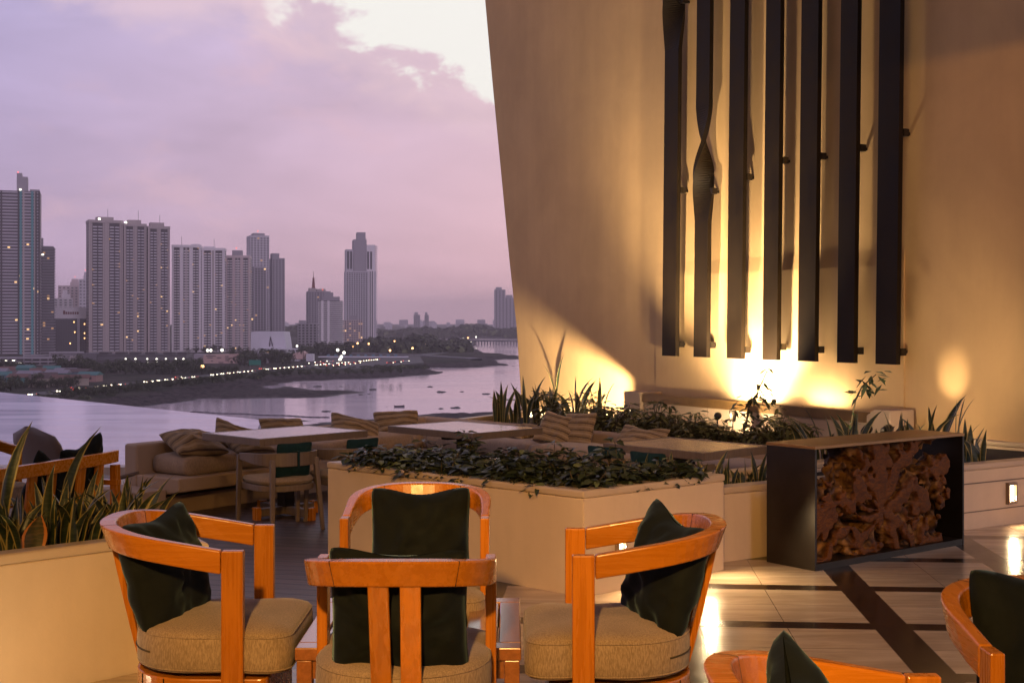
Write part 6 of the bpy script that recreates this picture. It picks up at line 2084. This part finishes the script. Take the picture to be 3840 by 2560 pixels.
for i, (u, v, away) in enumerate([(312, 363.6, 0), (318, 362.6, 0), (323, 362, 0), (330, 361.6, 0), (330, 366, 1), (336, 365.6, 1), (342, 365.2, 1), (347, 364.6, 1), (352, 364, 1), (357, 363.2, 1), (366, 360.4, 0), (372, 360, 0), (377, 359.6, 0), (390, 363.2, 1), (398, 362.4, 1), (406, 361.4, 1)]):
    p = onz(u, v, ZL + 0.45)
    car(f'{cnames[(i + 1) % 4]} car at the toll plaza, {ORD[i]} from the pavilion', p, R(20) if away else R(200), (i + 1) % 4, not away)
for i in range(14):
    p, a = road_at(tot - 330 + i * 23)
    nrm = Vector((-math.sin(a), math.cos(a), 0))
    car(f'{cnames[i % 4]} car near the bridge head, {ORD[i]} on the rising road', p + nrm * (-3 if i % 3 else 3) + Vector((0, 0, 0.32)), a + math.pi if i % 3 else a, i % 4, True)

# ---- street lamps and other lit lamps along the shore
def street_lamp(label, u, v, D, col, rad):
    p = at(u, v, D)
    h = max(2.0, p.z - ZL)
    r = thing('street_lamp', label, 'street lamp', (p.x, p.y, p.z - h), 0, 'lit street lamps along the far shore')
    b = MB(); b.tube([(0, 0, 0), (0, 0, h)], [0.22, 0.14], 5); b.build('pole', C_['steel'], r)
    b = MB(); n = 8
    b.sweep([[(rad * math.sin(t) * math.cos(2 * math.pi * k / n), rad * math.sin(t) * math.sin(2 * math.pi * k / n), h - rad * math.cos(t)) for k in range(n)] for t in (0.2, 0.8, 1.57, 2.35, 2.95)], True)
    b.build('lamp_head', LIT[col], r)
SL = [(16.1, 369.3, 850, 'orange', .8), (34.5, 373.6, 800, 'orange', .95), (44.1, 375.9, 760, 'white', 1.0), (41.5, 381.8, 690, 'white', .75), (50.7, 381.7, 690, 'white', .5), (13.3, 380.8, 700, 'orange', .55), (57.8, 365.9, 900, 'white', .6),
      (67.1, 379.3, 720, 'white', .7), (68.9, 383.3, 670, 'white', .75), (72.4, 362.4, 940, 'white', .6), (86.9, 367.1, 900, 'white', 1.1), (94.1, 367.6, 900, 'white', 1.1), (105.4, 367.4, 900, 'white', .75), (79, 368.9, 880, 'white', .5),
      (202.4, 366.2, 850, 'orange', 1.35), (207.5, 349.9, 1225, 'white', 1.3), (210.8, 349.9, 1225, 'white', 1.3), (222, 349.6, 1228, 'white', 1.4), (267.5, 351.7, 1090, 'orange', .7), (287.6, 329.2, 3000, 'white', 2.2), (294, 327.3, 3200, 'white', 2.2), (296.8, 328.2, 3100, 'white', 2.0), (297, 324.8, 3600, 'white', 2.0), (300.5, 324.6, 3700, 'white', 2.0),
      (297, 345.6, 1230, 'white', 1.0), (308.5, 348.1, 1180, 'orange', .7), (337.7, 349.5, 1140, 'white', 1.3), (344, 352.3, 1100, 'white', 1.3), (341.4, 356.3, 1030, 'white', 1.2), (339.8, 359.2, 990, 'white', 1.2), (353, 345.9, 1190, 'orange', .85), (357.6, 342.8, 1260, 'orange', .95), (368.7, 343.3, 1250, 'orange', .85), (390, 350, 1120, 'orange', .95),
      (412.5, 347.7, 1150, 'orange', .95), (426, 343.8, 1290, 'orange', .85), (428.4, 342.5, 1310, 'orange', .85), (394.5, 340.7, 1330, 'orange', .75), (437, 346, 1300, 'orange', .6), (463, 338.6, 1750, 'white', 1.4), (468, 337.4, 1800, 'orange', 1.0), (476, 336.5, 1850, 'white', 1.0)]
for i, (u, v, D, c, rad) in enumerate(SL):
    street_lamp(f'{"warm orange" if c == "orange" else "white"} lit street lamp, {ORD[min(i, 39)] if i < 40 else "last"} along the shore towards the bridge', u, v, D, c, rad)

# ---- trees and woods of the far shore
cm('tree_dark', (0.020, 0.024, 0.014)); cm('tree_green', (0.034, 0.040, 0.020)); cm('bark', (0.04, 0.03, 0.025))
tree_m = leaf_mat('far_foliage', (0.013, 0.016, 0.009), (0.055, 0.060, 0.028), 0.8)
TREEM = []
for k in range(5):
    rnd = random.Random(60 + k)
    b = MB(); b.mat = 1
    b.tube([(0, 0, 0), (0.03, 0, 0.5)], [0.06, 0.04], 6)
    for j in range(4):
        a = rnd.uniform(0, 6.28); b.tube([(0.03, 0, 0.38), (0.3 * math.cos(a), 0.3 * math.sin(a), 0.7)], [0.03, 0.012], 5)
    b.mat = 0
    cl = [(Vector((rnd.gauss(0, .26), rnd.gauss(0, .26), rnd.uniform(.22, .80))), rnd.uniform(.18, .30)) for j in range(10)]
    for c, rad in cl:
        for j in range(70):
            d = Vector((rnd.gauss(0, 1), rnd.gauss(0, 1), rnd.gauss(0, 1))).normalized()
            p = c + d * rad * rnd.uniform(.6, 1.08)
            s_ = rnd.uniform(.035, .065)
            a1 = d.orthogonal().normalized(); a2 = d.cross(a1)
            th = rnd.uniform(0, 6.28); e1_ = a1 * math.cos(th) + a2 * math.sin(th); e2_ = d.cross(e1_)
            e2_ = (e2_ + d * rnd.uniform(-.6, .6)).normalized()
            b.add([p - e1_ * s_, p + e2_ * s_ * .7, p + e1_ * s_, p - e2_ * s_ * .7], [(0, 1, 2, 3)])
    o = b.build('tree', [tree_m, C_['bark']]); TREEM.append(o.data); bpy.data.objects.remove(o)
def tree(label, u, v, h, wf=1.0, group='trees along the coast road'):
    p = onz(u, v, ZL)
    o = bpy.data.objects.new('tree', TREEM[int(u * 7) % 5]); COL.objects.link(o)
    o.location = p; o.scale = (h * wf, h * wf, h); o.rotation_euler = (0, 0, u)
    return tag(o, label, 'tree', group)
rnd = random.Random(31)
TS = []
for u in np.linspace(86, 195, 26): TS.append((u + rnd.uniform(-2, 2), 373.5 - (u - 86) * 0.02 + rnd.uniform(-2, 2), rnd.uniform(6, 9)))
for u in np.linspace(60, 92, 7): TS.append((u, 371.5 + rnd.uniform(-1.5, 1), rnd.uniform(7, 12)))
for u in np.linspace(-4, 36, 9): TS.append((u, 390 - u * 0.05 + rnd.uniform(-2, 1.5), rnd.uniform(5, 7)))
for u in np.linspace(40, 80, 8): TS.append((u, 388.0 - (u - 40) * .08 + rnd.uniform(-1, 1), rnd.uniform(4, 6)))
for u in np.linspace(62, 240, 40): TS.append((u, 395.6 - (u - 62) * 0.098 + rnd.uniform(0, 3.0), rnd.uniform(2.6, 4.6)))
for u in np.linspace(236, 290, 14): TS.append((u, 364.5 - (u - 236) * 0.02 + rnd.uniform(-2, 1), rnd.uniform(7, 12)))
for u in np.linspace(246, 400, 18): TS.append((u, 376.0 - (u - 246) * 0.022 + rnd.uniform(-.6, .6), rnd.uniform(2.5, 4.5)))
for u in np.linspace(305, 345, 10): TS.append((u, 355.5 + rnd.uniform(-2, 1), rnd.uniform(9, 13)))
for u in (2, 10, 14, 22, 30): TS.append((u, 372.5 + rnd.uniform(-2, 2), rnd.uniform(7, 10)))
for u in np.linspace(195, 235, 7): TS.append((u, 374.0 + rnd.uniform(-2, 0), rnd.uniform(4, 6)))
for u in np.linspace(188, 240, 7): TS.append((u, 352.0 + rnd.uniform(-.5, .5), rnd.uniform(6, 9)))
for i, (u, v, h) in enumerate(TS):
    tree('bushy dark tree among those lining the coast road and shore', u, v, h, rnd.uniform(.8, 1.15))
# palm beside the pink pavilion
def palm(label, u, v, h):
    p = onz(u, v, ZL)
    r = thing('palm_tree', label, 'palm tree', p)
    b = MB(); b.tube([(0, 0, 0), (0.2, 0, h * .5), (0.1, 0, h)], [.32, .24, .18], 7); b.build('trunk', C_['bark'], r)
    b = MB(); rn_ = random.Random(int(u))
    for k in range(16):
        a = 2 * math.pi * k / 16 + rn_.uniform(-.2, .2); L = h * .42; el_ = rn_.uniform(-.3, .8)
        P = []
        for j in range(6):
            f_ = j / 5
            x = L * f_ * math.cos(el_); z = h + L * (f_ * math.sin(el_) - 0.75 * f_ * f_)
            wv = .55 * math.sin(math.pi * (0.1 + .85 * f_))
            c, s_ = math.cos(a), math.sin(a)
            P += [(x * c - wv * s_, x * s_ + wv * c, z - .25), (x * c, x * s_, z), (x * c + wv * s_, x * s_ - wv * c, z - .25)]
        b.add(P, [(j * 3 + q_, j * 3 + q_ + 1, j * 3 + q_ + 4, j * 3 + q_ + 3) for j in range(5) for q_ in range(2)], True)
    b.build('crown', tree_m, r)
palm('palm tree in front of the pink pavilion corner', 303, 364.5, 12)
palm('second palm tree by the white side block of the pavilion', 262, 364, 11)

def blob_wood(name, label, spots, m):
    """a wood that reads as one mass: lumpy crowns of small leaf faces"""
    rnd = random.Random(90)
    b = MB()
    for (p, rad, hh) in spots:
        for j in range(60):
            d = Vector((rnd.gauss(0, 1), rnd.gauss(0, 1), abs(rnd.gauss(0, 1)))).normalized()
            q_ = p + Vector((d.x * rad, d.y * rad, d.z * hh)) * rnd.uniform(.75, 1.05)
            s_ = rad * rnd.uniform(.22, .40)
            a1 = d.orthogonal().normalized(); a2 = d.cross(a1); th = rnd.uniform(0, 6.28)
            e1_ = a1 * math.cos(th) + a2 * math.sin(th); e2_ = (d.cross(e1_) + d * rnd.uniform(-.5, .5)).normalized()
            b.add([q_ - e1_ * s_, q_ + e2_ * s_, q_ + e1_ * s_, q_ - e2_ * s_], [(0, 1, 2, 3)])
    o = b.build(name, m)
    return tag(o, label, 'wood', kind='stuff')
rnd = random.Random(91)
sp = []
for k in range(300):
    u = rnd.uniform(346, 468)
    tu = (u - 346) / 122
    vb = rnd.uniform(343.5, 351.5 + 1.5 * math.sin(tu * 3))
    if 436 < u < 449 and vb < 347: continue
    p = onz(u, vb, ZL)
    hgt = (7 + 7 * math.exp(-((u - 420) / 26) ** 2) + 4 * math.exp(-((u - 372) / 16) ** 2)) * rnd.uniform(.7, 1.1)
    sp.append((p, rnd.uniform(5, 9), hgt))
blob_wood('shore_wood', 'dark wood covering the point before the bridge', sp, tree_m)
sp = []
for k in range(420):
    u = rnd.uniform(150, 520); D = rnd.uniform(2580, 3300)
    hgt = (17 + 5 * math.sin(u / 23) + 4 * math.sin(u / 9.1)) * rnd.uniform(.75, 1.1)
    sp.append((Vector((xat(u, D), D, ZS + 2)), rnd.uniform(16, 26), hgt))
blob_wood('mangrove_wood', 'long mangrove belt on the far side of the bay', sp, tree_m)

rnd = random.Random(92)
sp = []
for k in range(420):
    u = rnd.uniform(20, 428)
    s_ = (u - 34) / 400
    vr = np.interp(u, [-60, 34, 100, 168, 215, 267, 308, 350, 400, 440], [408, 394.8, 387.3, 380.4, 375.2, 369.8, 366.2, 366.5, 364.5, 366])
    vb = vr + 1.4 + abs(rnd.gauss(0, 1)) * (3.6 - 2.4 * s_)
    p = onz(u, vb, ZL - 0.6)
    sp.append((p, rnd.uniform(1.2, 2.6), rnd.uniform(0.8, 2.0)))
blob_wood('shore_undergrowth', 'scrub growing along the rocky bank below the coast road', sp, tree_m)

# ---- rocks, floating boom and the boat
rock_m = mat('wet_rock', (0.030, 0.024, 0.026), 0.55, var=(0.5, 0.3))
RK = [(318, 386.1, 4.5, 'bigger wet rock near the shingle bank'), (372.5, 389.2, 4.0, 'flat rock in mid bay'), (430, 386.4, 3.2, 'low rock awash towards the bridge'), (441, 391.6, 4.5, 'flat rock in the middle water'), (361, 394.2, 2.6, 'first of two stones off the tip of the flat'), (369, 393.6, 1.8, 'smaller stone off the tip of the flat'),
      (341, 386.2, 2.0, 'small stone off the inner cove'), (462, 391.2, 2.0, 'single low rock before the wall edge'), (486, 393.6, 3.4, 'dark rock shoal close to the wall edge'), (326, 411, 3.0, 'rock cluster beside the boom'), (456, 407.4, 3.6, 'reef rock off the near beach'), (441, 408.2, 2.2, 'small reef rock off the near beach'), (386.8, 406.2, 0.45, 'tiny dark buoy-like rock beside the boat')]
for i, (u, v, sz, lab) in enumerate(RK):
    bm = bmesh.new(); bmesh.ops.create_icosphere(bm, subdivisions=3, radius=1.0)
    for vv in bm.verts:
        n_ = noise.noise(vv.co * 1.7 + Vector((i * 3.1, 0, 0))) + 0.5 * noise.noise(vv.co * 4 + Vector((0, i, 0)))
        vv.co *= 1 + 0.45 * n_
        vv.co.z *= 0.28 if sz > 1 else 0.9
    me = bpy.data.meshes.new('rock'); bm.to_mesh(me); bm.free(); me.materials.append(rock_m)
    o = bpy.data.objects.new('rock', me); COL.objects.link(o)
    o.location = onz(u, v, ZS); o.scale = (sz * 0.5, sz * 0.8, sz * 0.45); tag(o, lab, 'rock', 'rocks in the bay')
b = MB()
p0, p1 = onz(190, 411.4, ZS + .1), onz(329, 417.0, ZS + .1)
b.tube([p0.lerp(p1, k / 40) + Vector((0, 1.2 * math.sin(k * .5), 0)) for k in range(41)], [0.30 if k % 2 else 0.16 for k in range(41)], 6)
tag(b.build('floating_boom', C_['tower_dark']), 'thin dark floating boom lying across the near water', 'boom')
bp_ = onz(399.5, 406.4, ZS)
bt = thing('boat', 'small open motor boat lying in the bay', 'boat', bp_, R(8))
b = MB()
sec = []
for f_ in (0, .15, .4, .7, .9, 1.0):
    x = -2.0 + 4.0 * f_
    wv = .72 * (1 if f_ < .55 else math.sqrt(max(0.004, 1 - ((f_ - .55) / .45) ** 2)))
    sh = .50 + .30 * max(0, f_ - .5) ** 1.5 * 2
    sec.append([(x, -wv, sh), (x, -wv * .7, -.1), (x, 0, -.18), (x, wv * .7, -.1), (x, wv, sh), (x, wv * .88, sh), (x, wv * .6, .08), (x, -wv * .6, .08), (x, -wv * .88, sh)])
b.sweep(sec); b.build('hull', cm('boat_hull', (0.05, 0.04, 0.05)), bt)
for x in (-0.8, 0.5): cube(bt, 'thwart', (x, 0, .36), (.25, 1.15, .05), C_['bark'])
b = MB(); b.box((-2.12, 0, .55), (.22, .26, .5)); b.box((-2.16, 0, .1), (.1, .1, .6)); b.build('outboard_motor', C_['tower_dark'], bt)
# green overhead road sign
sgn = thing('road_sign', 'green overhead road sign over the coast road', 'road sign', onz(255, 372.5, ZL))
sg = cm('sign_green', (0.02, 0.16, 0.12))
cube(sgn, 'panel', (0, 0, 6.2), (7, .3, 3), sg)
for x in (-3.0, 3.0): cube(sgn, 'post', (x, 0.3, 3.4), (.3, .3, 6.8), C_['steel'])

# ------------------------------------------------------------------ evening haze over the bay
hz = MB(); hz.box((-2200, 4820, 60), (9000, 9760, 260))
hz.v = [(x, y, min(max(z, ZS - 2), 150)) for x, y, z in hz.v]
hm_ = bpy.data.materials.new('evening_haze'); hm_.use_nodes = True
ht = NT(hm_.node_tree)
ht.n.remove(ht.n['Principled BSDF'])
pv = ht.node('ShaderNodeVolumePrincipled')
pv.inputs['Color'].default_value = (1.0, 0.89, 0.95, 1)
pv.inputs['Density'].default_value = HAZE
pv.inputs['Anisotropy'].default_value = 0.0
ht.l.new(pv.outputs[0], ht.n['Material Output'].inputs['Volume'])
o = hz.build('haze', hm_)
tag(o, 'thin rosy evening haze over the bay', 'haze', kind='stuff')
